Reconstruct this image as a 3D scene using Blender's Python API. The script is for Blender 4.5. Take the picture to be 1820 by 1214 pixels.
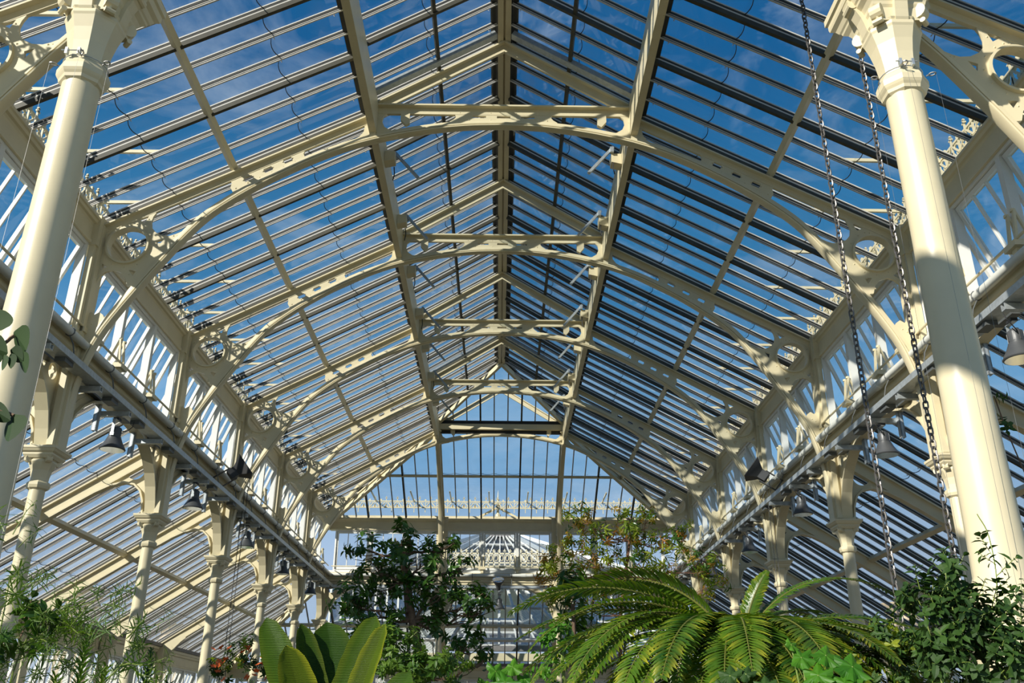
import bpy, math, random
from math import sin, cos, pi, sqrt, atan2, radians
from mathutils import Vector, Matrix, Quaternion, Euler
random.seed(7)
for o in list(bpy.data.objects): bpy.data.objects.remove(o, do_unlink=True)
SC = bpy.context.scene
COL = SC.collection
# ------------------------------------------------------------------ camera, sky, sun, exposure
B = 4.0            # one arch bay in metres
EYE = 1.6          # camera height above the floor
Y1 = 2.8949        # first arch in bays in front of the camera
cam = bpy.data.cameras.new('camera'); camo = bpy.data.objects.new('camera', cam); COL.objects.link(camo)
cam.sensor_fit = 'HORIZONTAL'; cam.sensor_width = 36.0
cam.lens = 1605.08 / 1820 * 36.0
cam.clip_start = 0.05; cam.clip_end = 2000
PITCH, YAW, ROLL, CX = 0.4077, 0.0119, 0.0051, 0.0028
camo.location = (CX * B, 0, EYE)
camo.rotation_euler = (Matrix.Rotation(-YAW, 3, 'Z') @ Matrix.Rotation(pi / 2 + PITCH, 3, 'X') @ Matrix.Rotation(ROLL, 3, 'Z')).to_euler()
SC.camera = camo

SUN_DIR = Vector((-0.66, -0.60, 0.445)).normalized()
sun = bpy.data.lights.new('sun', 'SUN'); suno = bpy.data.objects.new('sun', sun); COL.objects.link(suno)
sun.energy = 7.0; sun.angle = radians(0.6); sun.color = (1.0, 0.945, 0.84)
suno.rotation_euler = SUN_DIR.to_track_quat('Z', 'Y').to_euler()

W = bpy.data.worlds.new('sky'); SC.world = W; W.use_nodes = True
nt = W.node_tree; nt.nodes.clear()
def N(t, typ, **k):
    n = t.nodes.new(typ)
    for a, v in k.items(): setattr(n, a, v)
    return n
out = N(nt, 'ShaderNodeOutputWorld'); bg = N(nt, 'ShaderNodeBackground'); bg.inputs[1].default_value = 1.0
tc = N(nt, 'ShaderNodeTexCoord'); sep = N(nt, 'ShaderNodeSeparateXYZ'); ramp = N(nt, 'ShaderNodeValToRGB')
nt.links.new(tc.outputs['Generated'], sep.inputs[0]); nt.links.new(sep.outputs[2], ramp.inputs[0])
cr = ramp.color_ramp; cr.interpolation = 'EASE'
cr.elements[0].position = 0.0; cr.elements[0].color = (0.52, 0.60, 0.72, 1)
cr.elements[1].position = 1.0; cr.elements[1].color = (0.006, 0.075, 0.24, 1)
for p, c in ((0.14, (0.44, 0.58, 0.78, 1)), (0.30, (0.175, 0.40, 0.67, 1)), (0.46, (0.040, 0.215, 0.45, 1)), (0.66, (0.010, 0.120, 0.32, 1))):
    e = cr.elements.new(p); e.color = c
mp = N(nt, 'ShaderNodeMapping'); mp.inputs['Scale'].default_value = (1.6, 1.1, 4.2); mp.inputs['Rotation'].default_value = (0.3, 0.5, 0.2)
nz = N(nt, 'ShaderNodeTexNoise'); nz.inputs['Scale'].default_value = 3.2; nz.inputs['Detail'].default_value = 7; nz.inputs['Roughness'].default_value = 0.6; nz.inputs['Distortion'].default_value = 0.9
nt.links.new(tc.outputs['Generated'], mp.inputs[0]); nt.links.new(mp.outputs[0], nz.inputs[0])
cl = N(nt, 'ShaderNodeValToRGB'); cl.color_ramp.elements[0].position = 0.50; cl.color_ramp.elements[0].color = (0, 0, 0, 1)
cl.color_ramp.elements[1].position = 0.80; cl.color_ramp.elements[1].color = (0.42, 0.42, 0.42, 1)
nt.links.new(nz.outputs[0], cl.inputs[0])
mx = N(nt, 'ShaderNodeMixRGB'); mx.inputs[2].default_value = (0.62, 0.72, 0.84, 1)
nt.links.new(cl.outputs[0], mx.inputs[0]); nt.links.new(ramp.outputs[0], mx.inputs[1]); nt.links.new(mx.outputs[0], bg.inputs[0])
nt.links.new(bg.outputs[0], out.inputs[0])
vs = SC.view_settings; vs.view_transform = 'Standard'; vs.look = 'None'; vs.gamma = 1.0; vs.use_curve_mapping = False; vs.exposure = 0.0
SC.cycles.transparent_max_bounces = 40; SC.cycles.max_bounces = 7; SC.cycles.diffuse_bounces = 4

# ------------------------------------------------------------------ materials
def mat(name, col, rough=0.5, metal=0.0, var=0.10, scale=6.0, bump=0.0, spec=0.5):
    m = bpy.data.materials.new(name); m.use_nodes = True; t = m.node_tree; b = t.nodes['Principled BSDF']
    b.inputs['Roughness'].default_value = rough; b.inputs['Metallic'].default_value = metal
    b.inputs['Specular IOR Level'].default_value = spec
    c = N(t, 'ShaderNodeTexCoord'); n = N(t, 'ShaderNodeTexNoise'); n.inputs['Scale'].default_value = scale; n.inputs['Detail'].default_value = 5
    t.links.new(c.outputs['Object'], n.inputs[0])
    r = N(t, 'ShaderNodeValToRGB'); t.links.new(n.outputs[0], r.inputs[0])
    r.color_ramp.elements[0].position = 0.25; r.color_ramp.elements[1].position = 0.7
    r.color_ramp.elements[0].color = tuple(x * (1 - var) for x in col) + (1,); r.color_ramp.elements[1].color = tuple(min(1, x * (1 + var * .5)) for x in col) + (1,)
    t.links.new(r.outputs[0], b.inputs['Base Color'])
    if bump:
        bm_ = N(t, 'ShaderNodeBump'); bm_.inputs['Strength'].default_value = bump; bm_.inputs['Distance'].default_value = 0.01
        t.links.new(n.outputs[0], bm_.inputs['Height']); t.links.new(bm_.outputs[0], b.inputs['Normal'])
    return m
M = {}
M['cream'] = mat('cream_paint', (0.64, 0.565, 0.375), 0.38, var=0.07, scale=3, bump=0.12)
M['white'] = mat('white_paint', (0.70, 0.70, 0.66), 0.4, var=0.05)
M['bar'] = mat('pale_bar_metal', (0.50, 0.48, 0.44), 0.45, var=0.12, scale=9)
M['gasket'] = mat('black_gasket', (0.025, 0.025, 0.022), 0.6)
M['olive'] = mat('dark_olive_bar', (0.05, 0.045, 0.028), 0.6, var=0.3)  # dark olive for lower parts of heavy bars, lap seals and ridge purlins
M['lead'] = mat('lead_flashing', (0.17, 0.16, 0.16), 0.65, var=0.2, scale=12)
M['steel'] = mat('galvanised_steel', (0.46, 0.50, 0.52), 0.42, 0.55, var=0.2, scale=18)
M['dsteel'] = mat('dark_steel', (0.12, 0.13, 0.13), 0.5, 0.3, var=0.2)
M['pipe'] = mat('grey_white_pipe', (0.62, 0.63, 0.58), 0.35, var=0.06)
M['black'] = mat('black_paint', (0.022, 0.023, 0.025), 0.45, var=0.2)
M['lampg'] = mat('charcoal_lamp', (0.075, 0.08, 0.085), 0.42, 0.2, var=0.2)
M['chain'] = mat('chain_iron', (0.16, 0.15, 0.14), 0.42, 0.6, var=0.3, scale=30)
M['stone'] = mat('pale_stone', (0.62, 0.50, 0.36), 0.85, var=0.35, scale=9, bump=0.4)
M['paving'] = mat('york_stone_paving', (0.13, 0.11, 0.08), 0.85, var=0.25, scale=1.5)
M['soil'] = mat('dark_soil', (0.06, 0.045, 0.03), 0.95, var=0.4, scale=12, bump=0.6)
M['grass'] = mat('lawn', (0.10, 0.17, 0.04), 0.95, var=0.35, scale=2)
M['bark'] = mat('brown_bark', (0.16, 0.10, 0.06), 0.85, var=0.4, scale=25, bump=0.6)
M['rbark'] = mat('reddish_bark', (0.22, 0.10, 0.06), 0.8, var=0.35, scale=25, bump=0.5)
M['cable'] = mat('black_cable', (0.015, 0.015, 0.015), 0.5)
M['wire'] = mat('steel_wire', (0.28, 0.28, 0.27), 0.45, 0.5)
M['brick'] = mat('buff_wall', (0.45, 0.36, 0.27), 0.9, var=0.25)
def lampglass():
    m = mat('floodlight_lens', (0.75, 0.74, 0.68), 0.12, 0.85, var=0.05); return m
M['lens'] = lampglass()
def glass(name, tint, refl, dirt=0.03):
    m = bpy.data.materials.new(name); m.use_nodes = True; t = m.node_tree; t.nodes.clear()
    o = N(t, 'ShaderNodeOutputMaterial'); tr = N(t, 'ShaderNodeBsdfTransparent'); tr.inputs[0].default_value = tint + (1,)
    gl = N(t, 'ShaderNodeBsdfGlossy'); gl.inputs['Roughness'].default_value = 0.02
    lw = N(t, 'ShaderNodeLayerWeight'); pw = N(t, 'ShaderNodeMath', operation='POWER'); pw.inputs[1].default_value = 4.0
    ma = N(t, 'ShaderNodeMath', operation='MULTIPLY_ADD'); ma.inputs[1].default_value = refl; ma.inputs[2].default_value = 0.025
    t.links.new(lw.outputs['Facing'], pw.inputs[0]); t.links.new(pw.outputs[0], ma.inputs[0])
    m1 = N(t, 'ShaderNodeMixShader'); t.links.new(ma.outputs[0], m1.inputs[0]); t.links.new(tr.outputs[0], m1.inputs[1]); t.links.new(gl.outputs[0], m1.inputs[2])
    df = N(t, 'ShaderNodeBsdfDiffuse'); df.inputs[0].default_value = (0.8, 0.8, 0.76, 1)
    c = N(t, 'ShaderNodeTexCoord'); mpp = N(t, 'ShaderNodeMapping'); mpp.inputs['Scale'].default_value = (1.2, 1.2, 1.2)
    n = N(t, 'ShaderNodeTexNoise'); n.inputs['Scale'].default_value = 2.2; n.inputs['Detail'].default_value = 6
    t.links.new(c.outputs['Object'], mpp.inputs[0]); t.links.new(mpp.outputs[0], n.inputs[0])
    mr = N(t, 'ShaderNodeMapRange'); mr.inputs[1].default_value = 0.45; mr.inputs[2].default_value = 0.8; mr.inputs[3].default_value = dirt * .2; mr.inputs[4].default_value = dirt * 1.6
    t.links.new(n.outputs[0], mr.inputs[0])
    m2 = N(t, 'ShaderNodeMixShader'); t.links.new(mr.outputs[0], m2.inputs[0]); t.links.new(m1.outputs[0], m2.inputs[1]); t.links.new(df.outputs[0], m2.inputs[2])
    t.links.new(m2.outputs[0], o.inputs[0]); return m
M['glass'] = glass('roof_glass', (0.965, 0.98, 0.985), 0.45)
M['wglass'] = glass('window_glass', (0.96, 0.975, 0.985), 0.45, 0.03)
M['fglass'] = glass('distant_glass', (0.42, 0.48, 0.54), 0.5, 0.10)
M['mglass'] = glass('hazy_vent_glass', (0.90, 0.93, 0.95), 0.45, 0.12)
def leafmat(name, c1, c2, trans=0.35, rough=0.38, edge=None, stripes=0.0):
    m = bpy.data.materials.new(name); m.use_nodes = True; t = m.node_tree; b = t.nodes['Principled BSDF']; o = t.nodes['Material Output']
    b.inputs['Roughness'].default_value = rough; b.inputs['Specular IOR Level'].default_value = 0.4
    gi = N(t, 'ShaderNodeObjectInfo'); c = N(t, 'ShaderNodeTexCoord'); n = N(t, 'ShaderNodeTexNoise'); n.inputs['Scale'].default_value = 5.0; n.inputs['Detail'].default_value = 3
    t.links.new(c.outputs['Object'], n.inputs[0])
    ad = N(t, 'ShaderNodeMath', operation='MULTIPLY_ADD'); ad.inputs[1].default_value = 0.35; ad.use_clamp = True
    t.links.new(gi.outputs['Random'], ad.inputs[0]); t.links.new(n.outputs[0], ad.inputs[2])
    r = N(t, 'ShaderNodeValToRGB'); r.color_ramp.elements[0].position = 0.40; r.color_ramp.elements[1].position = 0.95
    r.color_ramp.elements[0].color = c1 + (1,); r.color_ramp.elements[1].color = c2 + (1,); t.links.new(ad.outputs[0], r.inputs[0])
    colout = r.outputs[0]
    if edge:
        at = N(t, 'ShaderNodeAttribute'); at.attribute_name = 'tip'
        mm = N(t, 'ShaderNodeMixRGB'); mm.inputs[2].default_value = edge + (1,)
        t.links.new(at.outputs['Fac'], mm.inputs[0]); t.links.new(colout, mm.inputs[1]); colout = mm.outputs[0]
    if stripes:
        wv = N(t, 'ShaderNodeTexWave'); wv.bands_direction = 'Z'; wv.inputs['Scale'].default_value = stripes; wv.inputs['Distortion'].default_value = 1.0
        t.links.new(c.outputs['Object'], wv.inputs[0])
        bp = N(t, 'ShaderNodeBump'); bp.inputs['Strength'].default_value = 0.6; bp.inputs['Distance'].default_value = 0.012
        t.links.new(wv.outputs['Fac'], bp.inputs['Height']); t.links.new(bp.outputs[0], b.inputs['Normal'])
    t.links.new(colout, b.inputs['Base Color'])
    tl = N(t, 'ShaderNodeBsdfTranslucent'); br = N(t, 'ShaderNodeMixRGB', blend_type='MULTIPLY'); br.inputs[0].default_value = 1.0; br.inputs[2].default_value = (1.5, 1.6, 0.7, 1)
    t.links.new(colout, br.inputs[1]); t.links.new(br.outputs[0], tl.inputs[0])
    mxs = N(t, 'ShaderNodeMixShader'); mxs.inputs[0].default_value = trans
    t.links.new(b.outputs[0], mxs.inputs[1]); t.links.new(tl.outputs[0], mxs.inputs[2]); t.links.new(mxs.outputs[0], o.inputs[0])
    return m
M['cycad'] = leafmat('cycad_leaf', (0.016, 0.062, 0.006), (0.085, 0.17, 0.012), 0.30, 0.34, edge=(0.50, 0.44, 0.03))
M['rachis'] = mat('yellow_rachis', (0.11, 0.12, 0.02), 0.5)
M['banana'] = leafmat('paddle_leaf', (0.014, 0.055, 0.006), (0.050, 0.12, 0.008), 0.30, 0.36, edge=(0.36, 0.37, 0.02), stripes=34.0)
M['midrib'] = mat('leaf_midrib', (0.20, 0.27, 0.05), 0.5)
M['dleaf'] = leafmat('dark_glossy_leaf', (0.014, 0.055, 0.008), (0.085, 0.18, 0.02), 0.28, 0.3)
M['aleaf'] = leafmat('autumn_leaf', (0.20, 0.22, 0.02), (0.50, 0.17, 0.03), 0.5, 0.5)
M['gleaf'] = leafmat('green_young_leaf', (0.10, 0.19, 0.012), (0.34, 0.38, 0.03), 0.5, 0.5)
M['jleaf'] = leafmat('shaded_climber_leaf', (0.008, 0.032, 0.005), (0.045, 0.105, 0.012), 0.25, 0.62)  # dark green, darkened further so the colour carries the climber's shade
M['lleaf'] = leafmat('light_broad_leaf', (0.035, 0.15, 0.008), (0.10, 0.26, 0.015), 0.4, 0.5)
M['fleaf'] = leafmat('feathery_leaf', (0.030, 0.095, 0.012), (0.13, 0.21, 0.02), 0.35, 0.5)
M['bleaf'] = leafmat('blue_green_leaf', (0.025, 0.085, 0.04), (0.08, 0.16, 0.065), 0.25, 0.4)
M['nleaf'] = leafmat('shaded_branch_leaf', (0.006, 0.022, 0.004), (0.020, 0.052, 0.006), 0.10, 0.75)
M['stem'] = mat('green_stem', (0.16, 0.22, 0.04), 0.5)
M['flower'] = mat('orange_flower', (0.85, 0.16, 0.03), 0.5)
M['tuft'] = mat('pale_flower', (0.75, 0.74, 0.55), 0.6)

# ------------------------------------------------------------------ mesh helpers
def tag(o, label=None, cat=None, group=None, kind=None):
    if label: o['label'] = label
    if cat: o['category'] = cat
    if group: o['group'] = group
    if kind: o['kind'] = kind
    return o
def empty(name, loc=(0, 0, 0), parent=None):
    o = bpy.data.objects.new(name, None); COL.objects.link(o); o.location = loc; o.empty_display_size = 0.1
    if parent: o.parent = parent
    return o
def thing(name, label, cat, loc=(0, 0, 0), group=None):
    return tag(empty(name, loc), label, cat, group)
def struct(name, loc=(0, 0, 0)):
    return tag(empty(name, loc), kind='structure')
def wp(x, k, z):                      # bay coordinates -> metres
    return Vector((x * B, (k + Y1 - 1) * B, EYE + z * B))
IDENT = lambda p: Vector(p)
class MB:
    """collects faces; f maps the builder's own coordinates to metres"""
    def __init__(s, f=IDENT):
        s.v = []; s.f = []; s.m = []; s.map = f; s.mi = 0; s.att = None
    def add(s, vs, fs):
        n = len(s.v); s.v += [Vector(p) for p in vs]; s.f += [tuple(i + n for i in q) for q in fs]; s.m += [s.mi] * len(fs)
    def box(s, a, b):
        x0, y0, z0 = a; x1, y1, z1 = b
        s.add([(x0, y0, z0), (x1, y0, z0), (x1, y1, z0), (x0, y1, z0), (x0, y0, z1), (x1, y0, z1), (x1, y1, z1), (x0, y1, z1)],
              [(0, 3, 2, 1), (4, 5, 6, 7), (0, 1, 5, 4), (1, 2, 6, 5), (2, 3, 7, 6), (3, 0, 4, 7)])
    def bar(s, p, q, w, h, up=(0, 0, 1), drop=0.0):
        """box from p to q, w wide across, h deep along up, top face at the line plus drop"""
        p = Vector(p); q = Vector(q); d = (q - p).normalized(); up = Vector(up)
        sd = d.cross(up)
        if sd.length < 1e-6: up = Vector((0, 1, 0)); sd = d.cross(up)
        sd.normalize(); u = sd.cross(d)
        a = sd * w / 2; t0 = u * (-drop); t1 = u * (-drop - h)
        s.add([p + a + t0, p - a + t0, p - a + t1, p + a + t1, q + a + t0, q - a + t0, q - a + t1, q + a + t1],
              [(0, 1, 2, 3), (7, 6, 5, 4), (0, 4, 5, 1), (1, 5, 6, 2), (2, 6, 7, 3), (3, 7, 4, 0)])
    def tube(s, pts, r, n=8, cap=True, taper=None):
        pts = [Vector(p) for p in pts]; L = len(pts); rings = []
        ref = None
        for i, p in enumerate(pts):
            d = (pts[min(i + 1, L - 1)] - pts[max(i - 1, 0)]).normalized()
            if ref is None:
                ref = d.orthogonal().normalized()
            else:
                ref = (ref - d * ref.dot(d))
                ref = ref.normalized() if ref.length > 1e-6 else d.orthogonal().normalized()
            b = d.cross(ref)
            rr = r if taper is None else r * (1 + (taper - 1) * i / (L - 1))
            rings.append([p + (ref * cos(2 * pi * j / n) + b * sin(2 * pi * j / n)) * rr for j in range(n)])
        vs = [v for g in rings for v in g]; fs = []
        for i in range(L - 1):
            for j in range(n):
                a, b2 = i * n + j, i * n + (j + 1) % n
                fs.append((a, b2, b2 + n, a + n))
        if cap: fs += [tuple(range(n))[::-1], tuple((L - 1) * n + j for j in range(n))]
        s.add(vs, fs)
    def lathe(s, prof, c=(0, 0, 0), n=16, rot=0.0, axis='z'):
        """prof: (radius, height) from bottom to top"""
        c = Vector(c); vs = []; fs = []
        for r, z in prof:
            for j in range(n):
                a = 2 * pi * j / n + rot
                vs.append(c + Vector((r * cos(a), r * sin(a), z)))
        for i in range(len(prof) - 1):
            for j in range(n):
                a, b2 = i * n + j, i * n + (j + 1) % n
                fs.append((a, b2, b2 + n, a + n))
        fs += [tuple(range(n))[::-1], tuple((len(prof) - 1) * n + j for j in range(n))]
        s.add(vs, fs)
    def sweep(s, rings, closed_prof=True, cap=True):
        n = len(rings[0]); vs = [p for r in rings for p in r]; fs = []
        for i in range(len(rings) - 1):
            for j in range(n if closed_prof else n - 1):
                a, b2 = i * n + j, i * n + (j + 1) % n
                fs.append((a, b2, b2 + n, a + n))
        if cap and closed_prof: fs += [tuple(range(n))[::-1], tuple((len(rings) - 1) * n + j for j in range(n))]
        s.add(vs, fs)
    def mesh(s, name, smooth=None):
        me = bpy.data.meshes.new(name); me.from_pydata([s.map(p) for p in s.v], [], s.f)
        if any(s.m): me.polygons.foreach_set('material_index', s.m)
        if s.att is not None:
            a = me.attributes.new('tip', 'FLOAT', 'POINT'); a.data.foreach_set('value', s.att)
        if smooth is not None:
            me.polygons.foreach_set('use_smooth', [True] * len(me.polygons)); me.set_sharp_from_angle(angle=smooth)
        me.update(); return me
    def build(s, name, m, parent=None, loc=None, smooth=None, kind=None):
        me = s.mesh(name, smooth)
        for x in (m if isinstance(m, (list, tuple)) else [m]): me.materials.append(M[x])
        return link(name, me, parent, loc, kind)
def link(name, me, parent=None, loc=None, kind=None):
    o = bpy.data.objects.new(name, me); COL.objects.link(o)
    if parent: o.parent = parent
    if loc is not None: o.location = loc
    if kind: o['kind'] = kind
    return o
def copy_tree(o, parent=None):
    c = o.copy(); COL.objects.link(c)
    if parent: c.parent = parent; c.matrix_parent_inverse = o.matrix_parent_inverse.copy()
    for ch in list(o.children): copy_tree(ch, c)
    return c
def catmull(pts, n=6):
    P = [Vector(p) for p in pts]; P = [P[0] * 2 - P[1]] + P + [P[-1] * 2 - P[-2]]; out_ = []
    for i in range(1, len(P) - 2):
        for j in range(n):
            t = j / n; a, b_, c, d = P[i - 1], P[i], P[i + 1], P[i + 2]
            out_.append(0.5 * ((2 * b_) + (c - a) * t + (2 * a - 5 * b_ + 4 * c - d) * t * t + (3 * b_ - a - 3 * c + d) * t ** 3))
    out_.append(P[-2]); return out_
def plate(outer, holes, th, f):
    """flat iron plate with holes in the (s,z) plane, th thick; f maps (s, t, z)"""
    cu = bpy.data.curves.new('plate', 'CURVE'); cu.dimensions = '2D'; cu.fill_mode = 'BOTH'; cu.extrude = th / 2
    for loop in [outer] + holes:
        sp = cu.splines.new('POLY'); sp.points.add(len(loop) - 1); sp.use_cyclic_u = True
        for i, p in enumerate(loop): sp.points[i].co = (p[0], p[1], 0, 1)
    ob = bpy.data.objects.new('plate', cu); me = bpy.data.meshes.new_from_object(ob)
    for v in me.vertices:
        x, y, z = v.co; v.co = f((x, z, y))
    bpy.data.objects.remove(ob); bpy.data.curves.remove(cu); me.update()
    return me
def circ(cx, cz, r, n=40): return [(cx + r * cos(2 * pi * i / n), cz + r * sin(2 * pi * i / n)) for i in range(n)]
# a side of the building: s = distance out from the nave's centre line, t = along it
FL = lambda p: wp(-p[0], p[1], p[2])
FR = lambda p: wp(p[0], p[1], p[2])
FE = lambda p: wp(p[1], 4.47 + p[0], p[2])
SIDES = {'left': FL, 'right': FR, 'end': FE}
ORD = ['first', 'second', 'third', 'fourth', 'fifth', 'sixth', 'seventh', 'eighth', 'ninth', 'tenth']
# ------------------------------------------------------------------ ground
K0 = -0.34                                           # where the nave's roof begins
fl = struct('floor')
mb = MB(); mb.box((-40, -40, -0.6), (40, 120, -0.3)); mb.build('lawn', 'grass', fl)
mb = MB(); mb.box((-10.6, -14, -0.3), (10.6, 36, 0.0)); mb.build('paving', 'paving', fl)
bed = struct('floor')
for x0, x1, y0, y1 in ((-5.4, -1.4, 3.5, 30.0), (1.4, 5.4, 3.5, 30.0)):
    mb = MB(); mb.box((x0, y0, 0.0), (x1, y1, 0.16)); mb.build('planting_bed', 'soil', bed)

# ------------------------------------------------------------------ glazed slopes
zmain = lambda s: 1.733 + 0.539 * (1.46 - s)
zridge = lambda s: 2.600 - 0.62 * s
zaisle = lambda s: 1.163 - 0.643 * (s - 1.573)
def clip_poly(poly, ed):
    """keep the part of a (t,s) polygon where a*t+b*s<=c for every (a,b,c)"""
    for a, b, c in ed:
        res = []
        for i in range(len(poly)):
            p, q = poly[i], poly[(i + 1) % len(poly)]
            dp, dq = a * p[0] + b * p[1] - c, a * q[0] + b * q[1] - c
            if dp <= 1e-9: res.append(p)
            if (dp < -1e-9 and dq > 1e-9) or (dp > 1e-9 and dq < -1e-9):
                u = dp / (dp - dq); res.append((p[0] + (q[0] - p[0]) * u, p[1] + (q[1] - p[1]) * u))
        poly = res
        if len(poly) < 3: return []
    return poly
def slope(name, f, zf, s_top, s_bot, ts, heavy, courses, ed, web=0.011, hweb=0.025, laps=True, scallop=0.014, gm=None):
    st = struct(name)
    dz = (zf(s_bot) - zf(s_top)) / (s_bot - s_top); L = sqrt(1 + dz * dz); nr = Vector((-dz / L, 0, 1 / L))   # outward normal in (s,t,z)
    if nr.z < 0: nr = -nr
    org = f((0, 0, 0))
    shift = lambda t: f((0, t, 0)) - org
    cache = {}
    lap = MB(f); clipm = MB(f)
    def inside(poly):
        return all(a * p[0] + b * p[1] - c <= 1e-6 for p in poly for a, b, c in ed)
    for i in range(len(ts) - 1):
        w = ts[i + 1] - ts[i]
        for j in range(len(courses) - 1):
            sa, sb = courses[j], courses[j + 1]
            rect = [(ts[i], sa), (ts[i + 1], sa), (ts[i + 1], sb), (ts[i], sb)]
            full = inside(rect)
            last = j == len(courses) - 2
            key = (j, round(w, 4), gm(ts[i]) if gm else 0)
            if full:
                arc = [] if last else [(w * (1 - q / 6), sb + scallop * (1 - (2 * q / 6 - 1) ** 2)) for q in range(1, 6)]
                poly = [(0, sa), (w, sa), (w, sb)] + arc + [(0, sb)]
                if laps and not last:
                    lap.tube([Vector((sb + scallop * (1 - (2 * q / 6 - 1) ** 2), ts[i] + w * q / 6, zf(sb + scallop * (1 - (2 * q / 6 - 1) ** 2)))) - nr * 0.002 for q in range(7)], 0.0016, 4)
            else:
                poly = clip_poly(rect, ed)
                if len(poly) < 3: continue
                poly = [(p[0] - ts[i], p[1]) for p in poly]
            me = cache.get(key) if full else None
            if me is None:
                m = MB(f); n = len(poly); base = [Vector((s, t, zf(s))) for t, s in poly]
                m.add(base + [p + nr * 0.0014 for p in base], [tuple(range(n)), tuple(range(2 * n - 1, n - 1, -1))] + [(q, (q + 1) % n, (q + 1) % n + n, q + n) for q in range(n)])
                me = m.mesh('glass_pane'); me.materials.append(M[gm(ts[i]) if gm else 'glass'])
                if full: cache[key] = me
            link('glass_pane', me, st, shift(ts[i]))
    bc = {}
    for i, t in enumerate(ts):
        lo, hi = s_top, s_bot
        for a, b, c in ed:                               # a*t + b*s <= c
            if abs(b) < 1e-9: continue
            lim = (c - a * t) / b
            if b > 0: hi = min(hi, lim)
            else: lo = max(lo, lim)
        if hi - lo < 0.02: continue
        hv = heavy(i, t); key = (hv, round(lo, 4), round(hi, 4))
        if key not in bc:
            m = MB(f); p = Vector((lo, 0, zf(lo))); q = Vector((hi, 0, zf(hi)))
            m.mi = 0; m.bar(p, q, 0.013 if hv else 0.0095, 0.0045, nr, -0.006)           # cap above the glass
            m.mi = 1; m.bar(p, q, 0.011 if hv else 0.008, 0.005, nr, 0.0005)             # black gasket
            if hv:
                m.mi = 0; m.bar(p, q, 0.009, hweb * .32, nr, 0.0055)
                m.mi = 2; m.bar(p, q, 0.013, hweb * .68, nr, 0.0055 + hweb * .32)
            else:
                m.mi = 0; m.bar(p, q, 0.0050, web, nr, 0.0055)
                m.mi = 1; m.bar(p, q, 0.0065, 0.002, nr, 0.0055 + web * .45)
            me = m.mesh('glazing_bar')
            for x in ('bar', 'gasket', 'olive'): me.materials.append(M[x])
            bc[key] = me
        link('glazing_bar', bc[key], st, shift(t))
        if laps:
            for sb in list(courses[1:-1]) + [courses[0] + 0.03]:
                if lo < sb < hi:
                    c0 = Vector((sb, t + 0.008, zf(sb))) - nr * 0.004
                    clipm.tube([c0 + Vector((0, 0.007 * (1 - cos(a)), 0)) - nr * (0.008 * sin(a)) for a in (0, .9, 1.8, 2.7, 3.6)], 0.0013, 3)
    if laps:
        if lap.v: lap.build('lap_seal', 'olive', st, kind='stuff')
        if clipm.v: clipm.build('glass_clip', 'bar', st, kind='stuff')
    return st
ninth = 1 / 9
tsL = [i * ninth for i in range(-3, 54)]
hv3 = lambda i, t: i % 3 == 0
C_ = 4.47
MAINC = [0.545, 0.765, 1.0, 1.235, 1.475]
for nm, f in (('ceiling_left', FL), ('ceiling_right', FR)):
    slope(nm, f, zmain, 0.545, 1.492, tsL, hv3, [0.545, 0.765, 1.235, 1.492], [(1, -1, C_)])
    slope(nm.replace('ceiling', 'ceiling_ridge'), f, zridge, 0.035, 0.535, tsL, hv3, [0.035, 0.285, 0.535], [(1, -1, C_)], laps=True, gm=lambda t: 'mglass' if .99 < t < 3.9 else 'glass')
    slope(nm.replace('ceiling', 'ceiling_aisle'), f, zaisle, 1.545, 2.50, [i * ninth for i in range(-3, 63)], hv3, [1.545, 1.77, 2.22, 2.50], [(1, -1, C_)], web=.008, hweb=.018)
dt = 0.109
tsE = [dt * (i + 0.5) - dt * 14 for i in range(0, 28)]            # end wall: heavy bars at +-.1635, .4905 ...
hvE = lambda i, t: abs((abs(t) - 0.1635) / 0.327 - round((abs(t) - 0.1635) / 0.327)) < 0.05
slope('ceiling_end', FE, zmain, 0.545, 1.492, tsE, hvE, [0.545, 1.0, 1.492], [(1, -1, 0), (-1, -1, 0)])
slope('ceiling_ridge_end', FE, zridge, 0.035, 0.535, tsE, hvE, [0.035, 0.535], [(1, -1, 0), (-1, -1, 0)], laps=False)
tsA = [dt * (i + 0.5) - dt * 23 for i in range(0, 46)]
slope('ceiling_aisle_end', FE, zaisle, 1.545, 2.50, tsA, hvE, [1.545, 2.0, 2.50], [(1, -1, 0), (-1, -1, 0)])

# ------------------------------------------------------------------ beams of the roof (setting trim)
def trim(n): return struct('trim_%d' % n)
T = [0]
def newtrim(): T[0] += 1; return trim(T[0])
ridge = newtrim()
mb = MB(FL); mb.box((-0.026, K0, 2.565), (-0.004, C_, 2.605)); mb.box((0.004, K0, 2.565), (0.026, C_, 2.605)); mb.box((-0.022, K0, 2.578), (0.022, C_, 2.60))
mb.build('ridge_beam', 'cream', ridge)
mb = MB(FL); mb.box((-0.05, K0, 2.612), (0.05, C_ + .02, 2.63)); mb.build('ridge_cap', 'lead', ridge)
for sg in (-1, 1):
    mb = MB(FL); mb.bar((sg * 0.03, K0, 2.60), (sg * 0.03, C_, 2.60), 0.004, 0.02); mb.bar((sg * .044, K0, zridge(.044) + .003), (sg * .044, C_, zridge(.044) + .003), 0.022, 0.004); mb.build('ridge_flashing', 'gasket', ridge)
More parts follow.
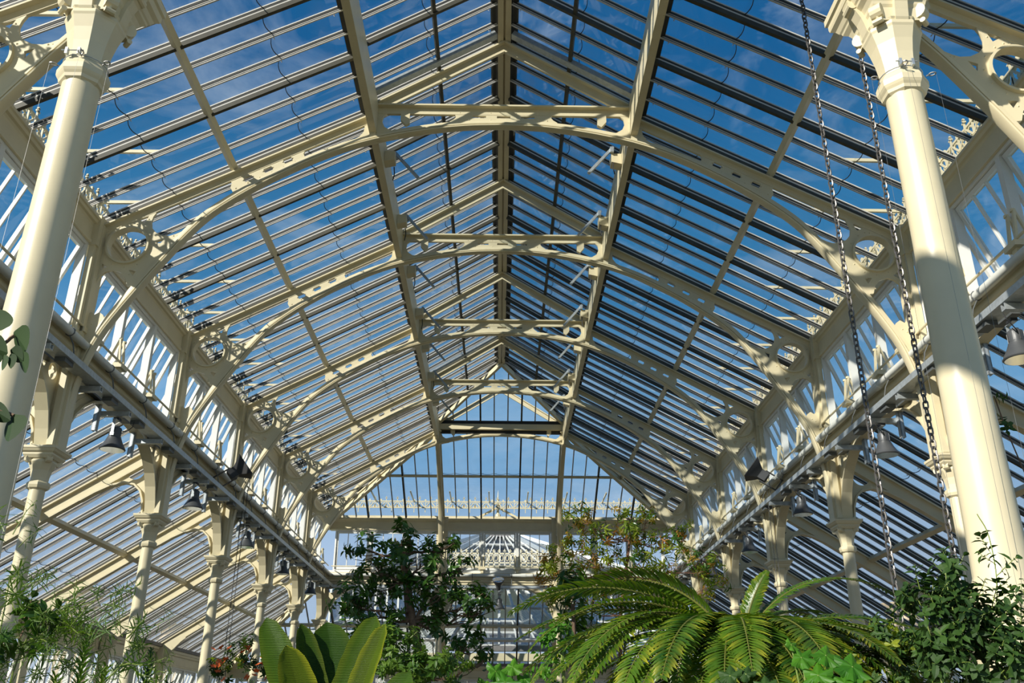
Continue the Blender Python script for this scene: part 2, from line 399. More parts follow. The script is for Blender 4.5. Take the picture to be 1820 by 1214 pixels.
for nm, f in (('left', FL), ('right', FR)):
    pur = newtrim()
    mb = MB(f); mb.box((0.490, K0, 2.118), (0.518, 5.0, 2.255)); mb.build('purlin_beam', 'cream', pur)
    mb = MB(f)
    for i in range(int((5.0 - K0) / 0.055)):
        t = K0 + 0.03 + i * 0.055
        for s in (0.495, 0.513): mb.lathe([(0.0022, -0.002), (0.0012, 0.0)], (s, t, 2.1178), 5)
    mb.build('rivet', 'cream', pur, kind='stuff')
    mb = MB(f); mb.box((0.519, K0, 2.215), (0.557, 4.99, 2.222)); mb.box((0.50, K0, 2.257), (0.545, 4.99, 2.275)); mb.build('flashing_board', 'gasket', pur)
    mid = newtrim()
    mb = MB(f); mb.bar((1.01, K0, zmain(1.01) - .018), (1.01, C_ + 1.0, zmain(1.01) - .018), 0.022, 0.022, (-.47, 0, .88)); mb.build('middle_purlin', 'cream', mid)
    rm = newtrim()
    mb = MB(f); mb.bar((0.262, K0, zridge(.262) - .016), (0.262, C_ + .25, zridge(.262) - .016), 0.014, 0.012, (.52, 0, .85)); mb.build('ridge_purlin', 'olive', rm)
    am = newtrim()
    mb = MB(f); mb.bar((2.0, K0, zaisle(2.0) - .022), (2.0, C_ + 2.0, zaisle(2.0) - .022), 0.024, 0.026, (.54, 0, .84)); mb.build('aisle_purlin', 'cream', am)
    # hips of nave, ridge roof and aisle corner
    hp = newtrim()
    for a, b, zf, d in ((1.47, 0.5, zmain, 0.02), (2.49, 1.53, zaisle, 0.02)):
        p = Vector((a, C_ + a, zf(a))); q = Vector((b, C_ + b, zf(b)))
        m = MB(f); m.bar(p, q, 0.032, 0.010, (0, 0, 1), d); m.bar(p, q, 0.010, 0.045, (0, 0, 1), d); m.bar(p, q, 0.034, 0.010, (0, 0, 1), d + .045); m.build('hip_rafter', 'cream', hp)
        m = MB(f); m.bar(p, q, 0.05, 0.018, (0, 0, 1), -0.012); m.build('hip_flashing', 'gasket', hp)
    p = Vector((0.505, C_ + .505, zridge(.505))); q = Vector((0.0, C_, zridge(0)))
    m = MB(f); m.bar(p, q, 0.024, 0.035, (0, 0, 1), 0.012); m.build('ridge_hip', 'cream', hp)
    m = MB(f); m.bar(p, q, 0.05, 0.016, (0, 0, 1), -0.006); m.build('hip_flashing', 'gasket', hp)
    # pale closing rails across the ridge roof at the first and fourth arch
    rl = newtrim()
    for t, wd in ((0.93, 0.03), (3.93, 0.026)):
        m = MB(f); m.bar((0.04, t, zridge(.04) - .012), (0.52, t, zridge(.52) - .012), wd, 0.022, (.52, 0, .85)); m.build('vent_rail', 'steel', rl)
pe = newtrim()
mb = MB(); mb.map = FE
mb.box((0.490, -0.515, 2.20), (0.518, 0.515, 2.245)); mb.build('purlin_beam', 'cream', pe)
mb = MB(FE); mb.box((0.50, -0.55, 2.247), (0.545, 0.55, 2.275)); mb.box((0.519, -.53, 2.175), (0.54, .53, 2.222)); mb.build('flashing_board', 'gasket', pe)
mb = MB(FE); mb.bar((1.0, -1.0, zmain(1.0) - .018), (1.0, 1.0, zmain(1.0) - .018), 0.020, 0.02, (-.47, 0, .88)); mb.build('middle_purlin', 'cream', pe)
mb = MB(FE); mb.bar((2.0, -2.0, zaisle(2.0) - .022), (2.0, 2.0, zaisle(2.0) - .022), 0.024, 0.024, (.54, 0, .84)); mb.build('aisle_purlin', 'cream', pe)

# ------------------------------------------------------------------ walls: cornice, gallery girder, dwarf wall
def prof(f, pts, t0, t1):
    """a moulding: (s,z) outline run along t, closed"""
    m = MB(f); m.sweep([[Vector((s, t0, z)) for s, z in pts], [Vector((s, t1, z)) for s, z in pts]]); return m
CORN = [(1.452, 1.697), (1.452, 1.687), (1.458, 1.684), (1.462, 1.676), (1.470, 1.672), (1.474, 1.665), (1.474, 1.612), (1.468, 1.608), (1.468, 1.596), (1.53, 1.596), (1.53, 1.697)]
GIRD = [(1.445, 1.232), (1.445, 1.206), (1.452, 1.202), (1.452, 1.184), (1.460, 1.178), (1.460, 1.160), (1.470, 1.156), (1.470, 1.138), (1.53, 1.138), (1.53, 1.232)]
ACORN = [(2.435, 0.548), (2.435, 0.53), (2.442, 0.526), (2.446, 0.512), (2.455, 0.508), (2.455, 0.452), (2.448, 0.448), (2.448, 0.435), (2.53, 0.435), (2.53, 0.548)]
RNG = {'left': (K0, C_ + 1.5, C_ + 2.5), 'right': (K0, C_ + 1.5, C_ + 2.5), 'end': (-1.47, 1.47, 2.46)}
walls = {}
for nm, f in SIDES.items():
    w = walls[nm] = struct('wall_' + nm)
    t0, t1, t2 = RNG[nm]; ta = -2.46 if nm == 'end' else t0
    prof(f, CORN, t0, t1).build('eaves_cornice', 'cream', w)
    prof(f, GIRD, t0, t1).build('gallery_girder', 'cream', w)
    m = MB(f); m.box((1.475, t0, 1.228), (1.535, t1, 1.252)); m.build('window_sill', 'white', w)
    prof(f, ACORN, ta, t2).build('aisle_cornice', 'cream', w)
    m = MB(f); m.box((2.425, ta, 0.549), (2.55, t2, 0.572)); m.build('lead_gutter', 'lead', w)
    m = MB(f); m.box((2.44, ta, -0.40), (2.54, t2, -0.02)); m.build('dwarf_wall', 'brick', w)
    m = MB(f); m.box((2.425, ta, -0.02), (2.55, t2, 0.012)); m.build('stone_sill', 'stone', w)
    # outside gutter under the cresting
    m = MB(f); m.box((1.53, t0, 1.69), (1.575, t1, 1.735)); m.build('outer_gutter', 'cream', w)

# ------------------------------------------------------------------ windows
WN = [0]
def sash_meshes(f, w, z0, z1, s, tag_):
    fr = 0.011
    m = MB(f)
    for a, b in (((s, 0, z0), (s + .03, .012, z1)), ((s, w - .012, z0), (s + .03, w, z1)), ((s, .012, z1 - .012), (s + .03, w - .012, z1)), ((s, .012, z0), (s + .03, w - .012, z0 + .01))): m.box(a, b)
    frame = m.mesh('window_frame'); frame.materials.append(M['white'])
    return frame
def sash(f, w, z0, z1, s, ang, nb=2):
    """sash hung at the top, swung outwards by ang"""
    H = z1 - z0 - .026; a0, a1 = 0.014, w - 0.014
    def g(p):                                            # (depth, t, below hinge) -> frame
        d, t, h = p; return f((s + .008 + d * cos(ang) + h * sin(ang), t, z1 - .014 - h * cos(ang) + d * sin(ang)))
    m = MB(g)
    m.box((0, a0, 0), (.014, a0 + .014, H)); m.box((0, a1 - .014, 0), (.014, a1, H)); m.box((0, a0 + .014, 0), (.014, a1 - .014, .014)); m.box((0, a0 + .014, H - .018), (.014, a1 - .014, H))
    pw = (a1 - a0 - .028) / (nb + 1)
    for i in range(1, nb + 1): m.box((.001, a0 + .014 + i * pw - .003, .014), (.013, a0 + .014 + i * pw + .003, H - .018))
    me = m.mesh('sash'); me.materials.append(M['white'])
    gs = []
    for i in range(nb + 1):
        m = MB(g); m.box((.006, a0 + .014 + i * pw, .012), (.0072, a0 + .014 + (i + 1) * pw, H - .016)); q = m.mesh('glass_pane'); q.materials.append(M['wglass']); gs.append(q)
    return me, gs
def windows(f, starts, w, z0, z1, s, ang):
    fr = sash_meshes(f, w, z0, z1, s, ''); sm, gs = sash(f, w, z0, z1, s, ang); org = f((0, 0, 0))
    for t in starts:
        WN[0] += 1; r = struct('window_%d' % WN[0], f((0, t, 0)) - org)
        link('window_frame', fr, r); link('sash', sm, r)
        for q in gs: link('glass_pane', q, r)
ww = (1 - .10) / 3
stL = [k + .05 + i * ww for k in range(0, 6) for i in range(3) if k + .05 + i * ww + ww < C_ + 1.47]
stL = [-.05 - ww] + stL
for nm, f in (('left', FL), ('right', FR)):
    windows(f, stL, ww, 1.252, 1.596, 1.478, radians(20))
    windows(f, [k + .06 + i * .293 for k in range(0, 7) for i in range(3) if k < 6 or i < 3], .293, 0.012, 0.435, 2.455, radians(16))
we = 0.302
windows(FE, [-1.42 + i * we for i in range(3)] + [-.453 + i * we for i in range(3)] + [.514 + i * we for i in range(3)], we, 1.252, 1.596, 1.478, radians(1))
windows(FE, [-2.4 + i * .3 for i in range(16)], .3, 0.012, 0.435, 2.455, radians(8))

# ------------------------------------------------------------------ iron arches
BZ = 0.845
def local(sg):  # root at the capital's height, on the centre line
    return lambda p: Vector((sg * p[0] * B, p[1] * B, (p[2] - BZ) * B))
RIBP = [(1.455, .845), (1.448, .95), (1.436, 1.07), (1.416, 1.17), (1.377, 1.278), (1.288, 1.435), (1.224, 1.537), (1.142, 1.660), (1.068, 1.748), (.945, 1.848), (.80, 1.942), (.65, 2.022), (.50, 2.080), (.32, 2.124), (.15, 2.148), (0, 2.155)]
ZT = lambda s: 1.696 + .539 * (1.447 - s)
RPROF = [(0, -.013), (.002, -.017), (.006, -.018), (.007, -.0125), (.0085, -.0125), (.0095, -.018), (.015, -.018), (.018, -.008), (.033, -.0065), (.033, .0065), (.018, .008), (.015, .018), (.0095, .018), (.0085, .0125), (.007, .0125), (.006, .018), (.002, .017), (0, .013)]
def rib_mesh(f, s_end):
    pts = [p for p in catmull([(s, 0, z) for s, z in RIBP], 4) if p.x >= s_end - 1e-6]
    rings = []
    for i, p in enumerate(pts):
        d = (pts[min(i + 1, len(pts) - 1)] - pts[max(i - 1, 0)]).normalized()
        n = Vector((-d.z, 0, d.x));  n = n if n.x * 0.3 + n.z * 0.7 > 0 or n.x > .5 else -n
        if abs(p.x) < 1e-6: n = Vector((0, 0, 1))
        rings.append([p + n * a + Vector((0, b, 0)) for a, b in RPROF])
    m = MB(f); m.sweep(rings); return m.mesh('rib', radians(35))
def tbar(f, p, q, up, w=.046, fl_=.006, web=.022, wt=.012):
    m = MB(f); m.bar(p, q, w, fl_, up); m.bar(p, q, wt, web, up, fl_); return m
def rot2(cx, cz, pts, a): return [(cx + x * cos(a) - z * sin(a), cz + x * sin(a) + z * cos(a)) for x, z in pts]
SPO = [(1.47, 1.668), (1.288, 1.768), (1.278, 1.752), (1.286, 1.735), (1.290, 1.715), (1.285, 1.690), (1.268, 1.670), (1.243, 1.657), (1.215, 1.655), (1.195, 1.662), (1.165, 1.678), (1.250, 1.553), (1.318, 1.447), (1.335, 1.450), (1.345, 1.480), (1.365, 1.503), (1.395, 1.513), (1.42, 1.505), (1.437, 1.487), (1.445, 1.462), (1.450, 1.44), (1.47, 1.44)]
SPH = [circ(1.358, 1.612, .074), [(1.338, 1.722), (1.302, 1.738), (1.313, 1.708)], [(1.232, 1.642), (1.258, 1.632), (1.252, 1.608)], [(1.338, 1.512), (1.310, 1.513), (1.322, 1.488)], [(1.437, 1.538), (1.439, 1.510), (1.417, 1.524)]]
FOOT = [(1.47, 1.33), (1.452, 1.332), (1.44, 1.345), (1.427, 1.335), (1.412, 1.345), (1.398, 1.335), (1.385, 1.31), (1.398, 1.27), (1.43, 1.18), (1.45, 1.10), (1.462, .95), (1.466, .85), (1.474, .85), (1.474, 1.33)]
slot = [(-.024, 0), (-.016, .006), (-.016, .012), (.016, .012), (.016, .006), (.024, 0), (.016, -.006), (.016, -.012), (-.016, -.012), (-.016, -.006)]
SA = -atan2(.539, 1)
SIDEP = [(1.045, 1.902), (1.028, 1.90), (1.018, 1.885), (1.02, 1.865), (1.005, 1.838), (.945, 1.876), (.80, 1.970), (.752, 1.998), (.762, 2.02), (.757, 2.04), (.74, 2.065)]
SIDEH = [rot2(.958, 1.906, [(x, z * .8) for x, z in slot], SA), rot2(.888, 1.947, [(x, z * .8) for x, z in slot], SA), rot2(.818, 1.990, [(x, z * .8) for x, z in slot], SA)]
POST = [(.60, 2.06), (.60, 2.072), (.555, 2.102), (.54, 2.125), (.538, 2.15), (.55, 2.165), (.575, 2.163), (.56, 2.172), (.50, 2.20), (.49, 2.235), (.44, 2.235), (.45, 2.215), (.468, 2.20), (.472, 2.175), (.462, 2.15), (.44, 2.135), (.41, 2.13), (.40, 2.115), (.41, 2.10)]
def rivets(m, pts, r=.0035):
    for s, z in pts:
        for sg in (-1, 1):
            m.lathe_t(s, z, sg * .0052, r, sg) if False else m.add([(s + r * cos(a), sg * .005, z + r * sin(a)) for a in [i * pi / 3 for i in range(6)]] + [(s, sg * (.005 + r * .9), z)], [(i, (i + 1) % 6, 6) for i in range(6)])
def half_arch(f, root, s_end=0.0):
    def put(name, me, mt='cream'):
        me.materials.append(M[mt]); return link(name, me, root)
    put('rib', rib_mesh(f, s_end))
    tbar(f, (1.472, 0, ZT(1.472)), (.498, 0, ZT(.498)), (.475, 0, .88)).build('rafter', 'cream', root)
    sp = put('spandrel_plate', plate(SPO, SPH, .010, f))
    m = MB(f); rings = []
    for i in range(41):
        a = 2 * pi * i / 40; c, s_ = cos(a), sin(a)
        rings.append([Vector((1.358 + r * c, t, 1.612 + r * s_)) for r, t in ((.070, -.017), (.077, -.017), (.077, .017), (.070, .017))])
    m.sweep(rings, cap=False); m.build('ring', 'cream', sp, smooth=radians(40))
    put('foot_plate', plate(FOOT, [], .010, f))
    put('bracing_plate', plate(SIDEP, SIDEH, .009, f))
    put('purlin_gusset', plate(POST, [], .010, f))
    m = MB(f); m.box((.492, -.014, 2.085), (.516, .014, 2.24)); m.build('purlin_post', 'cream', root)
    m = MB(f); m.box((1.456, -.048, .85), (1.477, .048, 1.60)); m.box((1.450, -.052, 1.59), (1.477, .052, 1.71)); m.box((1.446, -.03, .85), (1.47, .03, 1.68)); m.build('wall_post', 'cream', root)
    m = MB(f)
    R = [(1.358 + .088 * cos(a), 1.612 + .088 * sin(a)) for a in [i * 2 * pi / 12 for i in range(12)]]
    R += [(1.455, z) for z in (1.64, 1.61, 1.58, 1.555, 1.48)] + [(1.42 - i * .04, ZT(1.42 - i * .04) - .052) for i in range(4)] + [(1.20 - .013 * i, 1.655 - .0 * i) for i in range(2)]
    R += [(1.02 - i * .042, 1.902 + i * .0222) for i in range(7)] + [(1.0 - i * .042, 1.862 + i * .0245) for i in range(6)]
    R += [(1.345, 1.47), (1.335, 1.495), (1.43, 1.30), (1.415, 1.31), (1.44, 1.22), (1.425, 1.23), (.56, 2.085), (.58, 2.08), (.45, 2.115), (.43, 2.115)]
    rivets(m, R); m.build('rivet', 'cream', root, kind='stuff')
def arch(k, label):
    r = thing('iron_arch', label, 'arch', wp(0, k, BZ), 'iron arches across the nave')
    return r
ARL = ['cream iron roof arch nearest the camera, beside the big column capitals',
       'largest complete cream iron arch, first one spanning the whole picture',
       'second complete cream iron roof arch, behind the largest one',
       'third complete cream iron roof arch, behind the second',
       'fourth complete cream iron roof arch, below the end of the ridge',
       'smallest and farthest cream iron arch, framing the glazed end slope']
a0 = arch(0, ARL[0])
for sg in (-1, 1): half_arch(local(sg), a0)
m = MB(local(1)); m.bar((-.492, 0, 2.246), (.492, 0, 2.246), .052, .007); m.bar((-.492, 0, 2.239), (.492, 0, 2.239), .012, .028); m.build('tie', 'cream', a0)
CRP = [(.21, 2.232), (-.21, 2.232), (-.192, 2.215), (-.185, 2.20), (-.195, 2.188), (-.21, 2.178), (-.20, 2.165), (.20, 2.165), (.21, 2.178), (.195, 2.188), (.185, 2.20), (.192, 2.215)]
hs = [(-.026, .005), (.026, .005), (.026, -.005), (-.026, -.005)]
me = plate(CRP, [rot2(x, 2.2015, hs, 0) for x in (-.095, 0, .095)], .010, local(1)); me.materials.append(M['cream']); link('crown_plate', me, a0)
m = MB(local(1)); rivets(m, [(x, z) for x in (-.17, -.135, -.05, .05, .135, .17) for z in (2.22, 2.186)]); m.build('rivet', 'cream', a0, kind='stuff')
for sg in (-1, 1):
    tbar(local(sg), (.492, 0, 2.262), (0, 0, 2.570), (.53, 0, .85), .046, .007, .030).build('ridge_rafter', 'cream', a0)
    m = MB(local(sg)); m.add([(.40, -.012, 2.21), (.365, -.012, 2.21), (.365, -.012, 2.165), (.38, -.012, 2.155), (.40, -.012, 2.18), (.40, .004, 2.21), (.365, .004, 2.21), (.365, .004, 2.165), (.38, .004, 2.155), (.40, .004, 2.18)], [(0, 1, 2, 3, 4), (9, 8, 7, 6, 5), (0, 5, 6, 1), (1, 6, 7, 2), (2, 7, 8, 3), (3, 8, 9, 4), (4, 9, 5, 0)]); m.build('hanger_plate', 'cream', a0)
for k in range(1, 6):
    c = copy_tree(a0); c.location = wp(0, k, BZ); c['label'] = ARL[k]
# half arches of the hipped end
for sg, w in ((-1, 'left'), (1, 'right')):
    r = thing('half_arch', 'cream iron half arch at the far end, standing %s of its middle windows' % w, 'arch', wp(sg * .5, C_, BZ), 'half arches of the end slope')
    half_arch(lambda p: Vector((p[1] * B, p[0] * B, (p[2] - BZ) * B)), r, .5)

# ------------------------------------------------------------------ aisle columns and what they carry
SHAFT = [(.036, -.40), (.036, -.36), (.030, -.35), (.0275, -.33), (.0265, .2), (.0245, .712)]
def make_column():
    r = thing('aisle_column', '', 'column')
    fz = lambda p: Vector((p[0] * B, p[1] * B, (p[2] + .40) * B))
    m = MB(fz); m.lathe(SHAFT, n=20); m.build('shaft', 'cream', r, smooth=radians(30))
    m = MB(fz); m.lathe([(.026, .708), (.033, .713), (.036, .722), (.036, .730), (.031, .736), (.027, .738)], n=8, rot=pi / 8); m.build('neck_ring', 'cream', r)
    m = MB(fz); m.lathe([(.027, .735), (.028, .75), (.032, .772), (.041, .792), (.043, .797), (.043, .802), (.040, .806), (.042, .812)], n=8, rot=pi / 8)
    for a in range(4):
        c, s_ = cos(pi / 4 + a * pi / 2), sin(pi / 4 + a * pi / 2); p = Vector((c * .046, s_ * .046, .806)); d = Vector((-s_, c, 0)) * .009
        m.tube([p - d, p + d], .012, 10)
    cap = m.build('capital', 'cream', r)
    m = MB(fz); q = sqrt(2); m.lathe([(.042 * q, .808), (.048 * q, .818), (.048 * q, .823), (.054 * q, .828), (.058 * q, .835), (.060 * q, .837), (.060 * q, .845), (.054 * q, .846)], n=4, rot=pi / 4); m.build('abacus', 'cream', cap)
    m = MB(fz); m.box((-.030, -.022, .846), (.036, .022, 1.14)); m.box((-.022, -.034, .846), (.028, .034, 1.14)); m.box((-.034, -.038, .846), (.040, .038, .856)); m.build('head_post', 'cream', r)
    return r
col0 = make_column()
def place_col(x, k, label):
    c = col0 if not col0.get('label') else copy_tree(col0)
    c.location = wp(x, k, -.40); c['label'] = label; c['group'] = 'slender columns along the aisles'
    return c
for sg, nm in ((-1, 'left'), (1, 'right')):
    for k in range(0, 6):
        q = {0: 'mostly hidden by the big column in front', 5: 'close to the far corner'}.get(k, 'with a square capital')
        place_col(sg * 1.497, k, '%s slender cream column of the %s aisle counted from the camera, %s' % (ORD[k], nm, q))
    place_col(sg * 1.497, C_ + 1.497, 'slender cream column in the far %s corner of the nave' % nm)
    place_col(sg * .5, C_ + 1.497, 'slender cream column under the far gallery, %s of the middle' % nm)
# arched brackets along the gallery, one per bay
GA = [(.012, .846), (.03, .90), (.055, .955), (.09, 1.005), (.14, 1.05), (.21, 1.09), (.30, 1.115), (.40, 1.127), (.5, 1.130)]
GA = GA + [(1 - a, z) for a, z in GA[-2::-1]]
def garch(f, root, L=1.0, s=1.497):
    pts = [Vector((0, .03 + (L - .06) * t, z)) for t, z in GA]; rings = []
    for i, p in enumerate(pts):
        d = (pts[min(i + 1, len(pts) - 1)] - pts[max(i - 1, 0)]).normalized(); n = Vector((0, -d.z, d.y))
        rings.append([Vector((s, 0, 0)) + p + n * a + Vector((b, 0, 0)) for a, b in ((0, -.022), (.008, -.022), (.008, -.006), (.03, -.006), (.03, .006), (.008, .006), (.008, .022), (0, .022))])
    m = MB(f); m.sweep(rings); m.build('arched_rib', 'cream', root)
    for sd in (0, 1):
        po = [(.035, .93), (.06, .975), (.10, 1.025), (.15, 1.068), (.22, 1.106), (.30, 1.128), (.30, 1.14), (.035, 1.14)]
        ho = [circ(.075, 1.095, .028, 20), [(.13, 1.085), (.13, 1.115), (.19, 1.118)]]
        g = (lambda p: f((s + p[1], p[0] * L, p[2]))) if sd == 0 else (lambda p: f((s + p[1], L * (1 - p[0]), p[2])))
        me = plate(po, ho, .009, g); me.materials.append(M['cream']); link('spandrel_plate', me, root)
for nm, f in (('left', FL), ('right', FR)):
    org = f((1.497, 0, .846)); proto = thing('gallery_arch', 'x', 'arch', org, 'gallery arches between the aisle columns')
    garch(lambda p: f(p) - org, proto)
    for k in range(0, 5):
        c = proto if k == 0 else copy_tree(proto)
        c.location = f((1.497, k, .846)); c['label'] = '%s low cream arch between the %s aisle columns, counted from the camera' % (ORD[k], nm)
    r = thing('gallery_arch', 'last low cream arch of the %s aisle, running into the far corner' % nm, 'arch', f((1.497, 5, .846)), 'gallery arches between the aisle columns')
    garch(lambda p: f(p) - org, r, .967)
orgE = FE((1.497, 0, .846))
for i, (t0, L, w) in enumerate(((-1.497, .997, 'left'), (-.5, 1.0, 'middle'), (.5, .997, 'right'))):
    r = thing('gallery_arch', '%s low cream arch under the gallery at the far end' % w, 'arch', FE((1.497, t0, .846)), 'gallery arches of the far end')
    garch(lambda p: FE(p) - orgE, r, L)
# aisle rafters with bracket, ring and knee
ZA = lambda s: 1.131 - .643 * (s - 1.573)
def aisle_rafter(f, root):
    up = (.54, 0, .84)
    m = MB(f); m.bar((1.53, 0, ZA(1.53)), (2.45, 0, ZA(2.45)), .040, .007, up); m.bar((1.53, 0, ZA(1.53)), (2.45, 0, ZA(2.45)), .014, .045, up, .007); m.bar((1.60, 0, ZA(1.60)), (2.30, 0, ZA(2.30)), .034, .007, up, .050); m.build('beam', 'cream', root)
    arc = [(1.535, .85), (1.543, .91), (1.560, .955), (1.592, .985), (1.64, .995), (1.70, .980), (1.76, .950), (1.82, .912)]
    po = [(1.53, .86)] + arc + [(1.84, .945), (1.62, 1.085), (1.53, 1.13)]
    me = plate(po, [circ(1.598, 1.042, .038, 24), [(1.66, 1.005), (1.655, 1.035), (1.735, .99)], [(1.542, .985), (1.540, 1.01), (1.556, .998)]], .012, f); me.materials.append(M['cream']); bp_ = link('bracket_plate', me, root)
    rings = []
    P = [Vector((a, 0, z)) for a, z in arc]
    for i, p in enumerate(P):
        d = (P[min(i + 1, len(P) - 1)] - P[max(i - 1, 0)]).normalized(); n = Vector((d.z, 0, -d.x))
        rings.append([p + n * a + Vector((0, b, 0)) for a, b in ((0, -.018), (.008, -.018), (.008, .018), (0, .018))])
    m = MB(f); m.sweep(rings); m.build('curved_flange', 'cream', bp_)
    kn = [(2.18, ZA(2.18) - .055), (2.25, .625), (2.30, .585), (2.345, .535), (2.375, .48), (2.395, .42), (2.405, .34), (2.45, .34), (2.45, .56), (2.25, ZA(2.25) - .03)]
    me = plate(kn, [], .020, f); me.materials.append(M['cream']); link('knee', me, root)
    m = MB(f); m.box((2.405, -.035, -.02), (2.447, .035, .54)); m.build('wall_post', 'cream', root)
for nm, f in (('left', FL), ('right', FR)):
    org = f((1.53, 0, .85)); proto = thing('aisle_rafter', 'x', 'rafter', org, 'sloping rafters of the aisles')
    aisle_rafter(lambda p: f(p) - org, proto)
    for k in range(0, 7):
        if k == 6: continue
        c = proto if k == 0 else copy_tree(proto)
        c.location = f((1.53, k, .85)); c['label'] = '%s sloping cream rafter with ringed bracket in the %s aisle, counted from the camera' % (ORD[k], nm)
orgE = FE((1.53, 0, .85))
for sg, w in ((-1, 'left'), (1, 'right')):
    r = thing('aisle_rafter', 'sloping cream rafter beyond the far gallery, %s of the middle' % w, 'rafter', FE((1.53, sg * .5, .85)), 'rafters of the far aisle')
    aisle_rafter(lambda p: FE(p) - orgE, r)
# ------------------------------------------------------------------ cresting outside the eaves
def cresting_mesh(f):
    w = .0983; m = MB(f)
    s = 1.556
    m.box((s - .004, 0, .008), (s + .004, w, .016)); m.box((s - .004, 0, .066), (s + .004, w, .074)); m.box((s - .003, .0, -.03), (s + .003, .006, .08))
    m.box((s - .004, -.004, .074), (s + .004, .010, .088))
    c = w / 2
    m.box((s - .003, c - .003, .016), (s + .003, c + .003, .112)); m.box((s - .003, c - .010, .092), (s + .003, c + .010, .098)); m.box((s - .003, c - .006, .104), (s + .003, c + .006, .108))
    m.add([(s - .003, c - .020, .016), (s - .003, c + .020, .016), (s - .003, c, .046), (s + .003, c - .020, .016), (s + .003, c + .020, .016), (s + .003, c, .046)], [(0, 1, 2), (5, 4, 3), (0, 3, 4, 1), (1, 4, 5, 2), (2, 5, 3, 0)])
    for sg in (-1, 1):
        m.tube([(s, c + sg * (.028 + .012 * cos(a)), .050 + .011 * sin(a)) for a in [i * .9 for i in range(6)]], .0035, 4)
        m.tube([(s, c + sg * (.034 + .009 * cos(a)), .026 + .008 * sin(a)) for a in [i * .9 + 2 for i in range(6)]], .0035, 4)
        m.bar((s, c + sg * .006, .064), (s, c + sg * .046, .018), .006, .005, (1, 0, 0))
    me = m.mesh('cresting_panel'); me.materials.append(M['cream']); return me, w
for nm, f, t0, t1 in (('left', FL, K0, C_ + 1.55), ('right', FR, K0, C_ + 1.55), ('end', FE, -1.55, 1.55)):
    r = newtrim(); g = (lambda p, f=f: f((p[0], p[1], p[2] + 1.80)))
    me, w = cresting_mesh(g); org = f((0, 0, 0)); n = int((t1 - t0) / w)
    for i in range(n): link('cresting_panel', me, r, f((0, t0 + i * w, 0)) - org)
    m = MB(f)
    m.bar((1.556, 0, 1.874), (1.20, 0, 1.876), .010, .012); sm = m.mesh('stay'); sm.materials.append(M['cream'])
    for i in range(int((t1 - t0) * 3)):
        t = t0 + .12 + i / 3
        if nm != 'end' and t < C_ + 1.2 or nm == 'end' and abs(t) < 1.2: link('stay', sm, r, f((0, t, 0)) - org)
# finial outside the far end
fin = thing('iron_finial', 'tall cream finial standing outside above the far eaves, mid picture', 'finial', FE((1.60, -.02, 1.735)))
m = MB(); m.lathe([(.10, 0), (.10, .12), (.05, .16), (.04, .4), (.09, .44), (.04, .48), (.03, .62), (.06, .65), (.02, .69), (.015, .85), (.002, 1.0)], n=8); m.build('spire', 'cream', fin)
m = MB(); m.box((-.14, -.02, .50), (.14, .02, .54)); m.box((-.02, -.14, .50), (.02, .14, .54)); m.build('cross', 'cream', fin)
for sg in (-1, 1):
    m = MB(); m.bar((sg * .75, 0, 0.02), (sg * .04, 0, .40), .05, .07); m.build('sloping_brace', 'cream', fin)

